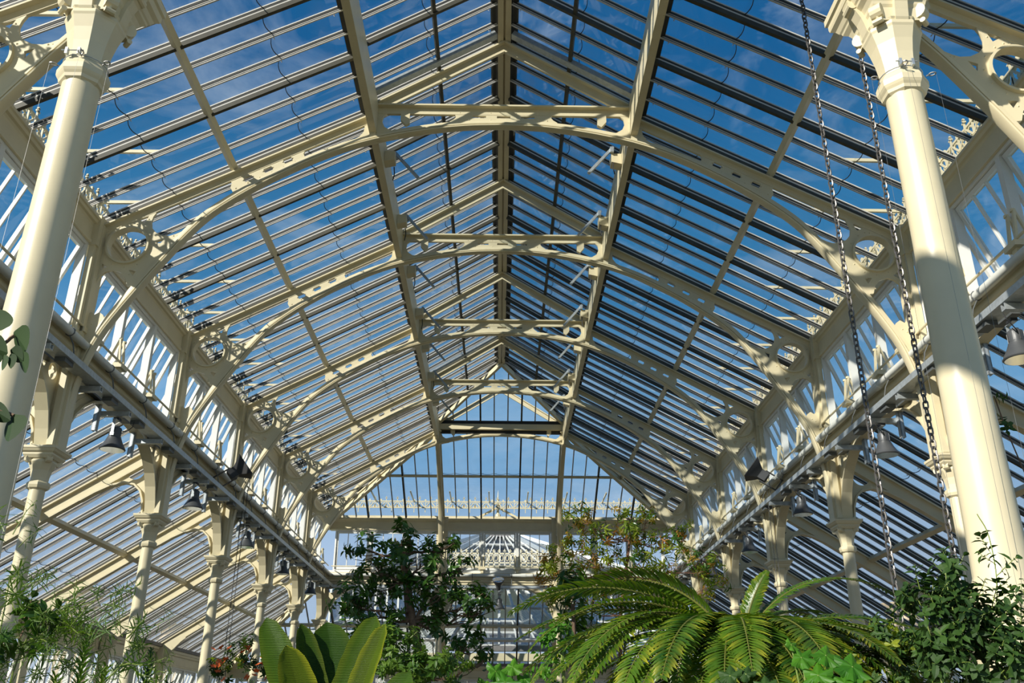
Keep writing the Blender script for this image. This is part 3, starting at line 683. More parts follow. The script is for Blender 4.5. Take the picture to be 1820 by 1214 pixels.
# ------------------------------------------------------------------ gallery fittings: pipe, winding rod, cable tray
def winder_arm(f):
    m = MB(f)
    for d in (-.017, .017):
        m.bar((1.450, d, 1.272), (1.464, d, 1.378), .007, .010, (0, 1, 0)); m.lathe([(.008, -.004), (.008, .004)], (1.464, d, 1.380), 8)
        m.bar((1.464, d, 1.382), (1.500, d + .01, 1.295), .006, .008, (0, 1, 0))
    m.box((1.440, -.030, 1.262), (1.472, .030, 1.280)); m.box((1.452, -.012, 1.235), (1.474, .012, 1.265))
    me = m.mesh('winder_arm'); me.materials.append(M['cream']); return me
for nm, f, t0, t1 in (('left', FL, K0, C_ + 1.43), ('right', FR, K0, C_ + 1.43), ('end', FE, -1.43, 1.43)):
    org = f((0, 0, 0)); w_ = {'left': 'on the left gallery', 'right': 'on the right gallery', 'end': 'across the far end gallery'}[nm]
    r = thing('window_winder', 'cream winding rod with paired window arms %s' % w_, 'window gear', f((1.45, t0, 1.283))); o = r.location.copy()
    m = MB(lambda p: f(p) - o); m.tube([(1.450, t0, 1.283), (1.450, t1, 1.283)], .0045, 8)
    m.build('rod', 'cream', r)
    am = MB(lambda p: f(p) - o); aw = winder_arm(lambda p: f(p) - o)
    n = int((t1 - t0) * 3)
    cm = MB(lambda p: f(p) - o); cm.tube([(1.45, -.025, 1.283), (1.45, .025, 1.283)], .011, 8); cme = cm.mesh('coupling'); cme.materials.append(M['cream'])
    ks = [i / 3 for i in range(0, 18)] if nm != 'end' else [-1.42 + i * .302 for i in range(1, 3)] + [-.5, .5] + [-.15, .15] + [.816, 1.118]
    for t in ks:
        if t0 < t < t1: link('winder_arm', aw, r, f((0, t, 0)) - org)
    for i in range(int(t1 - t0) + 1):
        t = t0 + .45 + i
        if t < t1: link('coupling', cme, r, f((0, t, 0)) - org)
    p = thing('heating_pipe', 'fat grey white pipe running %s' % w_, 'pipe', f((1.428, t0, 1.21))); o2 = p.location.copy()
    m = MB(lambda q: f(q) - o2); m.tube([(1.428, t0, 1.21), (1.428, t1 + (.03 if nm != 'end' else 0), 1.21)], .0138, 16); m.build('pipe', 'pipe', p, smooth=radians(40))
    m = MB(lambda q: f(q) - o2); m.tube([(1.428, -.02, 1.21), (1.428, .02, 1.21)], .0165, 14); cme = m.mesh('pipe_collar'); cme.materials.append(M['pipe'])
    m = MB(lambda q: f(q) - o2); m.tube([(1.428, 0, 1.197), (1.410, 0, 1.165), (1.400, 0, 1.125)], .0022, 6); m.tube([(1.428 + .015 * cos(a), 0, 1.21 + .015 * sin(a)) for a in [i * .7 for i in range(10)]], .003, 4); hme = m.mesh('pipe_hanger'); hme.materials.append(M['dsteel'])
    for i in range(int((t1 - t0) * 3)):
        t = t0 + .2 + i / 3
        link('pipe_hanger', hme, p, f((0, t, 0)) - org)
        if i % 2 == 0: link('pipe_collar', cme, p, f((0, t + .1, 0)) - org)
    c = thing('cable_tray', 'blue grey steel cable tray below the pipe %s' % w_, 'cable tray', f((1.40, t0, 1.11))); o3 = c.location.copy()
    g = lambda q: f(q) - o3
    te = t1 + .05 if nm != 'end' else t1
    m = MB(g); m.box((1.390, t0, 1.100), (1.3935, te, 1.122)); m.box((1.3935, t0, 1.100), (1.445, te, 1.1035)); m.box((1.442, t0, 1.1035), (1.445, te, 1.118)); m.build('tray', 'steel', c)
    for d, zz in ((1.402, 1.107), (1.412, 1.106), (1.425, 1.107)):
        m = MB(g); m.tube([(d + .003 * sin(i * 1.3 + d * 50), t0 + (te - t0) * i / 24, zz) for i in range(25)], .0032, 5); m.build('cable', 'cable', c)
    m = MB(g); m.box((1.392, -.010, 1.078), (1.505, .010, 1.081)); m.box((1.392, -.010, 1.081), (1.505, -.007, 1.097)); m.box((1.392, .007, 1.081), (1.505, .010, 1.097)); arm = m.mesh('bracket_arm'); arm.materials.append(M['steel'])
    m = MB(g); m.box((1.498, -.012, 1.015), (1.514, -.008, 1.138)); m.box((1.498, -.012, 1.015), (1.502, .010, 1.138)); m.box((1.510, -.012, 1.015), (1.514, .010, 1.138)); strut = m.mesh('hanging_strut'); strut.materials.append(M['steel'])
    m = MB(g); m.box((1.47, -.05, 1.112), (1.50, .05, 1.135)); m.box((1.40, -.03, 1.085), (1.435, .03, 1.10)); jb = m.mesh('junction_box'); jb.materials.append(M['dsteel'])
    ts_ = [k + d for k in range(0, 6) for d in (.08, .35, .70)] if nm != 'end' else [-1.0, -.3, .02, .7, 1.1]
    for t in ts_:
        if not (t0 < t < te): continue
        link('bracket_arm', arm, c, f((0, t, 0)) - org); link('hanging_strut', strut, c, f((0, t - .02, 0)) - org)
        if nm != 'end': link('junction_box', jb, c, f((0, t + .14, 0)) - org)
# ------------------------------------------------------------------ floodlights
def make_lamp():
    r = thing('floodlight', '', 'floodlight')
    S = .98
    m = MB(lambda p: Vector(p) * S)
    m.lathe([(.185, 0), (.192, .012), (.185, .022), (.165, .06), (.125, .13), (.100, .19), (.098, .20), (.075, .205)], n=20)
    m.build('bell', 'lampg', r, smooth=radians(35))
    m = MB(lambda p: Vector(p) * S); m.lathe([(.172, -.004), (.172, .004), (.14, .012)], n=20); m.build('lens', 'lens', r)
    m = MB(lambda p: Vector(p) * S); m.lathe([(.085, .20), (.088, .22), (.088, .33), (.080, .345), (.05, .36), (.05, .375)], n=16)
    for i in range(8):
        a = i * pi / 4; m.bar((.086 * cos(a), .086 * sin(a), .22), (.086 * cos(a), .086 * sin(a), .33), .012, .012, (cos(a), sin(a), 0), -.006)
    m.build('housing', 'lampg', r, smooth=radians(35))
    m = MB(lambda p: Vector(p) * S); m.box((-.022, -.115, .20), (.022, -.108, .46)); m.box((-.03, -.115, .455), (.03, .05, .463)); m.lathe([(.02, -.118), (.02, -.1)], (0, 0, 0), 8) if False else None; m.box((-.03, -.118, .20), (.03, -.105, .25)); m.build('yoke', 'steel', r)
    m = MB(lambda p: Vector(p) * S); m.box((-.04, -.06, .463), (.04, .05, .50)); m.tube([(.0, .03, .37), (.03, .09, .33), (.10, .16, .34), (.17, .18, .42), (.19, .16, .50)], .007, 6); m.build('clamp_and_cable', 'black', r)
    return r
lamp = make_lamp()
def put_lamp(loc, rz, label, grp='floodlights hung under the gallery trays'):
    c = lamp if not lamp.get('label') else copy_tree(lamp)
    c.location = loc; c.rotation_euler = (0, 0, rz); c['label'] = label; c['group'] = grp
for sg, nm, ks in ((-1, 'left', (1.36, 2.32, 3.29, 4.24, 5.20)), (1, 'right', (.40, 1.345, 2.35, 3.33, 4.3))):
    for i, k in enumerate(ks):
        put_lamp(wp(sg * 1.44, k, .952), 0 if sg < 0 else pi, '%s charcoal bell floodlight under the %s gallery, counted from the camera' % (ORD[i], nm))
put_lamp(FE((1.44, 0.0, .935)), pi / 2, 'charcoal bell floodlight hanging under the middle of the far gallery', 'floodlights of the far gallery')
put_lamp(FE((1.44, -1.0, .955)), pi / 2, 'charcoal bell floodlight under the far gallery, left of the middle', 'floodlights of the far gallery')
def uplight(loc, rot, label):
    r = thing('uplight', label, 'floodlight', loc, 'black floodlights aimed upwards'); r.rotation_euler = rot
    m = MB(); m.box((-.10, -.08, .0), (.10, .08, .16))
    n = len(m.v); m.add([(-.10, -.08, .16), (.10, -.08, .16), (.10, .08, .16), (-.10, .08, .16), (-.24, -.17, .36), (.24, -.17, .36), (.24, .17, .36), (-.24, .17, .36)], [(0, 1, 5, 4), (1, 2, 6, 5), (2, 3, 7, 6), (3, 0, 4, 7)]); m.box((-.245, -.175, .355), (.245, .175, .37)); m.build('hood', 'black', r)
    m = MB(); m.box((-.22, -.15, .371), (.22, .15, .374)); m.build('front_glass', 'lampg', r)
    m = MB(); m.box((-.135, -.03, -.28), (-.12, .03, .10)); m.box((.12, -.03, -.28), (.135, .03, .10)); m.box((-.135, -.03, -.29), (.135, .03, -.27)); m.build('yoke', 'black', r)
uplight(wp(-1.375, 2.60, 1.185), (radians(-10), radians(52), radians(10)), 'black hooded floodlight on the left cable tray, tipped up towards the nave')
uplight(wp(1.375, 2.64, 1.205), (radians(-10), radians(-52), radians(-10)), 'black hooded floodlight on the right cable tray, tipped up towards the nave')
r = thing('uplight', 'round charcoal floodlight facing up on the far gallery middle', 'floodlight', FE((1.37, -.01, 1.15)), 'black floodlights aimed upwards'); r.rotation_euler = (radians(38), 0, 0)
m = MB(); m.lathe([(.05, -.30), (.09, -.28), (.09, -.12), (.12, -.08), (.20, .06), (.205, .08)], n=18); m.build('bell', 'lampg', r)
m = MB(); m.lathe([(.19, .075), (.19, .084), (.12, .095)], n=18); m.build('lens', 'lens', r)

# ------------------------------------------------------------------ vent motors and rack arms on the purlins
def motor():
    r = thing('vent_motor', '', 'motor')
    m = MB(); v = [(0, -.10, -.10), (.17, -.10, -.06), (.17, -.10, .10), (0, -.10, .10)]
    m.add(v + [(x, .10, z) for x, y, z in v], [(0, 1, 2, 3), (7, 6, 5, 4), (0, 4, 5, 1), (1, 5, 6, 2), (2, 6, 7, 3), (3, 7, 4, 0)]); m.build('cover', 'cream', r)
    m = MB(); m.bar((.13, .13, .22), (.56, .13, -.30), .045, .045, (0, 1, 0)); m.box((.13, .10, .10), (.19, .16, .2)); m.build('rack_arm', 'steel', r)
    m = MB(); m.tube([(.14, .10, -.08), (.15, .12, -.2), (.13, .13, -.32)], .010, 6); m.build('lead', 'cable', r)
    return r
mot = motor()
MK = (1.25, 1.75, 2.25, 2.76, 3.25, 3.75, 4.25)
for sg, nm in ((-1, 'left'), (1, 'right')):
    for i, k in enumerate(MK):
        c = mot if not mot.get('label') else copy_tree(mot)
        c.location = wp(sg * .489, k, 2.175); c.scale = (1, 1, 1); c.rotation_euler = (0, 0, 0 if sg < 0 else pi)
        c['label'] = '%s cream vent motor with steel rack arm on the %s ridge purlin' % (ORD[i], nm); c['group'] = 'vent motors along the ridge purlins'

# ------------------------------------------------------------------ the two big columns in front
BIGP = [(.0625, -.40), (.0625, .215), (.066, .222), (.068, .235), (.066, .245), (.060, .252), (.058, .262), (.0535, .275), (.0515, .35), (.0490, .55), (.0455, .80), (.0430, 1.10), (.0420, 1.40)]
def big_column(x, k, label, sg):
    r = thing('big_column', label, 'column', wp(x, k, -.40), 'big columns at the front of the nave')
    fz = lambda p: Vector((p[0] * B, p[1] * B, (p[2] + .40) * B))
    m = MB(fz); m.lathe(BIGP[2:], n=40); m.build('shaft', 'cream', r, smooth=radians(25))
    m = MB(fz); m.lathe([(.075, -.40), (.075, .205), (.078, .212), (.078, .224), (.070, .232), (.066, .24)], n=8, rot=pi / 8); m.build('pedestal', 'cream', r)
    m = MB(fz); m.lathe([(.042, 1.392), (.050, 1.398), (.052, 1.406), (.056, 1.412), (.059, 1.418), (.0595, 1.432), (.056, 1.440), (.052, 1.448), (.046, 1.455)], n=8, rot=pi / 8); m.build('neck_ring', 'cream', r)
    m = MB(fz); m.lathe([(.0455, 1.452), (.0465, 1.475), (.0500, 1.505), (.0570, 1.54), (.0660, 1.57), (.0690, 1.576), (.0690, 1.584), (.066, 1.588), (.070, 1.594)], n=8, rot=pi / 8); cap = m.build('capital', 'cream', r)
    q = sqrt(2)
    m = MB(fz); m.lathe([(.058 * q, 1.588), (.060 * q, 1.625), (.064 * q, 1.632), (.066 * q, 1.640), (.072 * q, 1.652), (.082 * q, 1.662), (.084 * q, 1.668), (.088 * q, 1.672), (.094 * q, 1.684), (.104 * q, 1.692), (.106 * q, 1.700), (.106 * q, 1.712), (.112 * q, 1.716), (.112 * q, 1.735)], n=4, rot=pi / 4); m.build('abacus', 'cream', cap)
    m = MB(fz); m.lathe([(.075 * q, 1.73), (.075 * q, 2.02)], n=4, rot=pi / 4); m.build('impost', 'cream', cap)
    for a in range(4):                                    # scrolled brackets in the middle of each face
        ang = a * pi / 2; c, s_ = cos(ang), sin(ang); g = lambda p, c=c, s_=s_: fz((p[0] * c - p[1] * s_, p[0] * s_ + p[1] * c, p[2]))
        m = MB(g); prof_ = [(.060, 1.580), (.066, 1.592), (.070, 1.612), (.075, 1.632), (.086, 1.655), (.098, 1.668), (.104, 1.685), (.098, 1.70), (.055, 1.70), (.055, 1.58)]
        m.sweep([[Vector((s1, t, z)) for s1, z in prof_] for t in (-.016, .016)]); m.tube([(.093, -.018, 1.672), (.093, .018, 1.672)], .011, 12); m.build('scroll_bracket', 'cream', cap)
    for a in range(4):
        ang = pi / 4 + a * pi / 2; d = Vector((cos(ang), sin(ang), 0)); e = Vector((-sin(ang), cos(ang), 0))
        m = MB(fz); m.tube([d * .072 + e * (-.014) + Vector((0, 0, 1.615)), d * .072 + e * .014 + Vector((0, 0, 1.615))], .020, 14); m.tube([d * .080 + e * (-.012) + Vector((0, 0, 1.584)), d * .080 + e * .012 + Vector((0, 0, 1.584))], .007, 8); m.build('volute', 'cream', cap)
    for i, a in enumerate((radians(200), radians(285), radians(335)) if sg < 0 else (radians(190), radians(255), radians(335))):
        d = Vector((cos(a), sin(a), 0)); p0 = d * .056 + Vector((0, 0, 1.447)); c0 = d * .070 + Vector((0, 0, 1.449))
        m = MB(fz); m.tube([p0, d * .062 + Vector((0, 0, 1.449))], .0016, 6); m.tube([c0 + d * (.008 * cos(b)) + Vector((0, 0, .0)) + d.cross(Vector((0, 0, 1))) * (.006 * sin(b)) for b in [j * pi / 5 for j in range(11)]], .0018, 5); hk = m.build('wire_eye', 'wire', r)
        m = MB(fz); m.tube([d * .078 + Vector((0, 0, 1.449)), d * .079 + Vector((0, 0, .9)), d * .080 + Vector((0, 0, .2))], .0003, 4); m.build('training_wire', 'wire', hk)
    m = MB(fz); m.tube([(.05 * cos(b), .05 * sin(b), 1.456) for b in [j * pi / 10 for j in range(21)]], .0014, 5); m.box((-.025, -.060, 1.452), (-.019, -.05, 1.470)); m.box((.004, -.060, 1.452), (.010, -.05, 1.470)); m.tube([(-.034, -.058, 1.462), (.018, -.058, 1.462)], .0015, 5); m.build('wire_clamp', 'steel', r)
big_column(-1.003, -.15, 'big round cream column with carved capital at the left edge', -1)
big_column(.962, -.15, 'big round cream column with carved capital at the right edge', 1)

# unseen beams on the big columns, added to cast shadow on the right one
for sg, x, nm in ((-1, -1.003, 'left'), (1, .962, 'right')):
    r = thing('shadow_girder', 'unseen deep cream girder added above the %s big column to cast shadow' % nm, 'girder', wp(x, -.15, 1.735))
    m = MB(lambda p: wp(*p) - wp(x, -.15, 1.735)); m.box((x - .05, -3.0, 2.02), (x + .05, -.05, 2.20)); m.box((x - .07, -3.0, 2.18), (x + .07, -.05, 2.22)); m.build('beam', 'cream', r)
    P = [(-.22, 1.76), (-.26, 1.85), (-.36, 1.93), (-.55, 1.99), (-.9, 2.03)]
    for d in (0, -.16):
        m = MB(lambda p: wp(*p) - wp(x, -.15, 1.735)); m.sweep([[Vector((x + a, k + (-.02 if b else 0) * 1.5, z + d + b)) for a, b in ((-.03, 0), (.03, 0), (.03, .03), (-.03, .03))] for k, z in P]) if d == 0 else None
        if d == 0: m.build('curved_brace', 'cream', r)

# ------------------------------------------------------------------ chains
def link_mesh(L, W, r, n=5, seg=5):
    pts = []
    h = L / 2 - W / 2
    for i in range(seg + 1): a = pi * i / seg; pts.append((W / 2 * cos(a), 0, h + W / 2 * sin(a)))
    for i in range(seg + 1): a = pi + pi * i / seg; pts.append((W / 2 * cos(a), 0, -h + W / 2 * sin(a)))
    rings = []; N_ = len(pts)
    m = MB()
    for i in range(N_ + 1):
        p = Vector(pts[i % N_]); d = (Vector(pts[(i + 1) % N_]) - Vector(pts[(i - 1) % N_])).normalized(); b = Vector((0, 1, 0)); u = d.cross(b)
        rings.append([p + (u * cos(2 * pi * j / n) + b * sin(2 * pi * j / n)) * r for j in range(n)])
    m.sweep(rings, cap=False); me = m.mesh('chain_link', radians(60)); me.materials.append(M['chain']); return me
def chain(x, k, ztop, zbot, L, W, r, label):
    t = thing('chain', label, 'chain', wp(x, k, zbot)); me = link_mesh(L, W, r)
    pitch = L - 2.1 * r; n = int((ztop - zbot) * B / pitch)
    for i in range(n):
        o = link('chain_link', me, t, (0, 0, i * pitch)); o.rotation_euler = (radians(random.uniform(-2, 2)), 0, radians(28 + (90 if i % 2 else 0) + random.uniform(-10, 10)))
    return t
chain(.885, .16, 2.04, -.30, .083, .046, .0088, 'heavy iron chain hanging left of the right hand big column')
chain(1.01, .12, 1.975, -.30, .083, .046, .0088, 'heavy iron chain passing just behind the right capital')
def pull(pts_, label, mt='cable', r=.008):
    t = thing('pull_cord', label, 'cord', wp(pts_[0][0], pts_[0][1], pts_[0][2]))
    for dx in (-.012, .012):
        m = MB(); z0 = wp(*pts_[0]); q = []
        for j in range(60): q.append(Vector((dx * B * .7, 0, (pts_[1] - pts_[0][2]) * B * j / 59 + 0)) + Vector((.006 * (j % 2), 0, 0)))
        m.tube(q, r, 5); m.build('cord', mt, t)
pull(((-1.40, 3.02, 1.235), .1), 'double dark hand chain hanging from the left gallery', 'cable')
pull(((1.40, 2.72, 1.24), .55), 'double hand chain hanging from the right gallery', 'chain', .006)
# ------------------------------------------------------------------ outside: urns and the next glasshouse
def urn(loc, label, sc=1.0):
    r = thing('stone_urn', label, 'urn', loc, 'stone urns outside the aisles')
    m = MB(lambda p: Vector(p) * sc); m.box((-.42, -.42, 0), (.42, .42, 3.4)); m.box((-.5, -.5, 3.4), (.5, .5, 3.6)); m.build('pedestal', 'stone', r)
    m = MB(lambda p: Vector(p) * sc); m.lathe([(.34, 3.6), (.34, 3.68), (.16, 3.74), (.13, 3.86), (.24, 3.95), (.46, 4.12), (.58, 4.35), (.60, 4.52), (.66, 4.58), (.55, 4.62), (.50, 4.75), (.56, 4.95), (.72, 5.10), (.74, 5.16), (.60, 5.16)], n=20); m.build('bowl', 'stone', r, smooth=radians(35))
urn((-13.2, 29.8, .55), 'weathered stone urn outside, seen through the left aisle roof', 1.0)
urn((-13.2, 38.6, .35), 'farther stone urn outside, seen low through the left aisle roof', 1.0)
urn((13.2, 30.5, .35), 'weathered stone urn outside, seen low through the right aisle roof', 1.0)
gh = thing('distant_glasshouse', 'distant white framed glasshouse with hipped roof and cresting, behind the end windows', 'building', (0, 52, 0))
o4 = Vector((0, 52, 0)); gf = lambda p: Vector(p) - o4
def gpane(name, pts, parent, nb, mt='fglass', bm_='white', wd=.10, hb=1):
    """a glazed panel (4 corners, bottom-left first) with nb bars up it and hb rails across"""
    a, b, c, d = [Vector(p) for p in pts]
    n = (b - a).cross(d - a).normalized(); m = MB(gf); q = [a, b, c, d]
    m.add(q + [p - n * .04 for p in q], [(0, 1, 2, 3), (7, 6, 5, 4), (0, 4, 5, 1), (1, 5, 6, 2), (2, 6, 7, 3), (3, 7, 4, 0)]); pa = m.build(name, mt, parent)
    m = MB(gf)
    for i in range(nb + 1):
        u = i / nb; m.bar(a.lerp(b, u) + n * .08, d.lerp(c, u) + n * .08, wd, .12, n)
    for j in range(hb + 2):
        u = j / (hb + 1); m.bar(a.lerp(d, u) + n * .085, b.lerp(c, u) + n * .085, wd * 1.2, .10, n)
    m.build('glazing_frame', bm_, pa, kind='stuff')
# wide roof behind, narrower hipped block with cresting in front
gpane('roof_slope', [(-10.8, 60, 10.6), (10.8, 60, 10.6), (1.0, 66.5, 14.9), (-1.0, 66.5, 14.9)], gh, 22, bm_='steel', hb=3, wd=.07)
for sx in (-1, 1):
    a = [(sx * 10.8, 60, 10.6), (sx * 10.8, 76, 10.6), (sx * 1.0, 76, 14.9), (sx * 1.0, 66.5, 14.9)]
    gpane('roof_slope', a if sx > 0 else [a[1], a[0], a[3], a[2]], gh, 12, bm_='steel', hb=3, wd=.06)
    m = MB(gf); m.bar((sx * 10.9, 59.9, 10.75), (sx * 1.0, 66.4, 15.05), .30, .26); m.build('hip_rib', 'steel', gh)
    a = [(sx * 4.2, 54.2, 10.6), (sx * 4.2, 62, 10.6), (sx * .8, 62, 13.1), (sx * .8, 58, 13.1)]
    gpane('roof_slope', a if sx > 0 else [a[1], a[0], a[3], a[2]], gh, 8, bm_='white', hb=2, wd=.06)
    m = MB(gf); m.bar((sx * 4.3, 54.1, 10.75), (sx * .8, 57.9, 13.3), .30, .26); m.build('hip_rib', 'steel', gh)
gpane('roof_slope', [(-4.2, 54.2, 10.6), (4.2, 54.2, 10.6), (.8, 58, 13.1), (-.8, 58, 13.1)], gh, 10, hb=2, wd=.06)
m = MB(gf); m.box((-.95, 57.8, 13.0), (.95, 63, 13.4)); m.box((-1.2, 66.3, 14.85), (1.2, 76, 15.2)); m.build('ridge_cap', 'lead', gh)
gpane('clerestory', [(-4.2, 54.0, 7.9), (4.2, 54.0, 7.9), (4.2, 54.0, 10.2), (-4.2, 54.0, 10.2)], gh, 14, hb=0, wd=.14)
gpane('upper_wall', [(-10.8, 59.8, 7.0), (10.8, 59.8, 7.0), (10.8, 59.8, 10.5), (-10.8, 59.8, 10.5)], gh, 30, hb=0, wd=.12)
m = MB(gf); m.box((-4.4, 53.7, 10.1), (4.4, 54.3, 10.5)); m.box((-4.3, 53.8, 7.6), (4.3, 54.2, 7.9)); m.build('cornice', 'cream', gh)
m = MB(gf)
m.box((-4.3, 53.64, 10.62), (4.3, 53.70, 10.70)); m.box((-4.3, 53.64, 11.16), (4.3, 53.70, 11.24))
for i in range(27):
    x = -4.2 + i * .32; m.box((x - .03, 53.64, 10.5), (x + .03, 53.70, 11.45)); m.box((x - .09, 53.65, 11.32), (x + .09, 53.69, 11.37))
    m.tube([(x + .16 + .09 * cos(a), 53.67, 10.93 + .16 * sin(a)) for a in [j * pi / 4 for j in range(9)]], .028, 4)
m.build('cresting', 'cream', gh, kind='stuff')
gpane('aisle_roof', [(-12, 48.5, 5.6), (12, 48.5, 5.6), (9, 54.0, 7.4), (-9, 54.0, 7.4)], gh, 24, hb=1, wd=.07)
m = MB(gf); m.box((-12.2, 48.3, 5.35), (12.2, 48.7, 5.6)); m.build('aisle_gutter', 'lead', gh)
gpane('aisle_wall', [(-12, 48.5, 0), (12, 48.5, 0), (12, 48.5, 5.1), (-12, 48.5, 5.1)], gh, 30, hb=1, wd=.14)
lk = thing('link_glasshouse', 'low white framed glass link building behind the far aisle', 'building', (0, 36, 0))
o4 = Vector((0, 36, 0))
for sx in (-1, 1):
    a = [(sx * 4.2, 33, 4.5), (sx * 4.2, 48, 4.5), (sx * .9, 48, 7.0), (sx * .9, 35.5, 7.0)]
    gpane('roof_slope', a if sx > 0 else [a[1], a[0], a[3], a[2]], lk, 16, mt='wglass', hb=2, wd=.09)
    b = [(sx * 4.2, 33, .3), (sx * 4.2, 48, .3), (sx * 4.2, 48, 4.4), (sx * 4.2, 33, 4.4)]
    gpane('side_wall', b if sx > 0 else [b[1], b[0], b[3], b[2]], lk, 14, mt='wglass', hb=2, wd=.10)
    m = MB(gf); m.bar((sx * 4.3, 33, 4.62), (sx * .85, 35.5, 7.2), .2, .16); m.build('hip_rib', 'steel', lk)
gpane('front_slope', [(-4.2, 33, 4.5), (4.2, 33, 4.5), (.9, 35.5, 7.0), (-.9, 35.5, 7.0)], lk, 10, mt='wglass', hb=1, wd=.09)
m = MB(gf); m.box((-1.1, 35.3, 6.95), (1.1, 48, 7.35)); m.build('ridge_lantern', 'white', lk)
m = MB(gf)
for x in (-2.4, -.8, .8, 2.4): m.lathe([(.12, .0), (.12, 4.4)], (x, 40, 0), 10)
m.box((-4.2, 39.8, 4.3), (4.2, 40.2, 4.6)); m.build('inner_columns', 'cream', lk, kind='stuff')

# ------------------------------------------------------------------ plants
def leaf_geo(m, p, d, up, L, w, seg=4, curl=.25, fold=.25, tipw=.0, shape=1.0):
    """a leaf blade from p along d; up is its upper side"""
    d = d.normalized(); sd = d.cross(up)
    if sd.length < 1e-4: sd = d.orthogonal()
    sd.normalize(); u = sd.cross(d)
    pr = []
    for i in range(seg + 1):
        t = i / seg
        ww = w * (sin(pi * min(1, t ** shape * .93 + .05)) ** .8) if 0 < i < seg else (w * .12 if i == 0 else .0)
        c = p + d * (L * t) - u * (curl * L * t * t)
        pr.append((c - sd * ww / 2 + u * fold * ww / 2, c, c + sd * ww / 2 + u * fold * ww / 2, t))
    n = len(m.v); vs = []; fs = []
    for a, c, b, t in pr[:-1]: vs += [a, c, b]
    vs.append(pr[-1][1])
    for i in range(seg - 1):
        q = 3 * i; fs += [(q, q + 1, q + 4, q + 3), (q + 1, q + 2, q + 5, q + 4)]
    q = 3 * (seg - 1); fs += [(q, q + 1, q + 3), (q + 1, q + 2, q + 3)]
    m.add(vs, fs)
    if m.att is not None:
        for a, c, b, t in pr[:-1]:
            e = tipw * max(0, t - .35) * 1.5; m.att += [min(1, e + .25 * tipw), min(1, e), min(1, e + .25 * tipw)]
        m.att.append(min(1, tipw * 1.2))
def rv(a=1.0): return Vector((random.uniform(-a, a), random.uniform(-a, a), random.uniform(-a, a)))
# --- cycad
cy = thing('cycad', 'large cycad with arching yellow green feather fronds in front of the right aisle', 'cycad', (2.03, 8.0, 0))
m = MB()
m.lathe([(.30, 0), (.24, .3), (.22, 1.2), (.23, 1.9), (.20, 2.22), (.12, 2.34), (.03, 2.38)], n=16)
m.build('trunk', 'bark', cy)
m = MB()
for i in range(190):
    z = .2 + 2.0 * i / 190; a = i * 2.399; r0 = .22
    m.bar((r0 * cos(a), r0 * sin(a), z), ((r0 + .09) * cos(a), (r0 + .09) * sin(a), z + .06), .05, .03)
m.build('leaf_bases', 'bark', cy, kind='stuff')
def frond(az, el, L, droop, roll=0.0, wl=.21, yel=.5, npair=44, sag=1.0):
    a = radians(az); e = radians(el); h = Vector((cos(a), sin(a), 0)); p = Vector((0, 0, 2.30)) + h * .05
    pts = [p]; tang = []; n = 30
    for i in range(n):
        t = i / n; ee = e - droop * (t ** 1.15) * sag
        d = h * cos(ee) + Vector((0, 0, 1)) * sin(ee); tang.append(d); p = p + d * (L / n); pts.append(p)
    tang.append(tang[-1])
    m = MB(); m.tube(pts, .013, 5, taper=.25); rc = m.build('frond', 'rachis', cy)
    m = MB(); m.att = []
    side = Vector((-sin(a), cos(a), 0))
    for i in range(npair):
        t = .13 + .87 * i / npair; f_ = t * n; j = min(n - 1, int(f_)); q = pts[j].lerp(pts[j + 1], f_ - j); d = tang[j]
        up = side.cross(d) * -1
        if up.z < 0 and abs(d.z) < .95: up = -up
        sw = wl * min(1, .45 + 2.2 * (t - .12)) * (1 if t < .7 else 1 - .75 * ((t - .7) / .3) ** 1.4)
        for sg in (-1, 1):
            s_ = side * cos(roll) + up * sin(roll); u_ = up * cos(roll) - side * sin(roll)
            dd = s_ * sg * .86 + d * (.42 + .5 * t * t) + u_ * (.22 - .2 * roll) + rv(.05)
            leaf_geo(m, q, dd, u_, sw * random.uniform(.9, 1.08), .032 + .006 * (t < .6), 3, .20, .3, yel * random.uniform(0, 1.0) ** 2, .8)
    m.build('leaflets', ['cycad'], rc, kind='stuff')
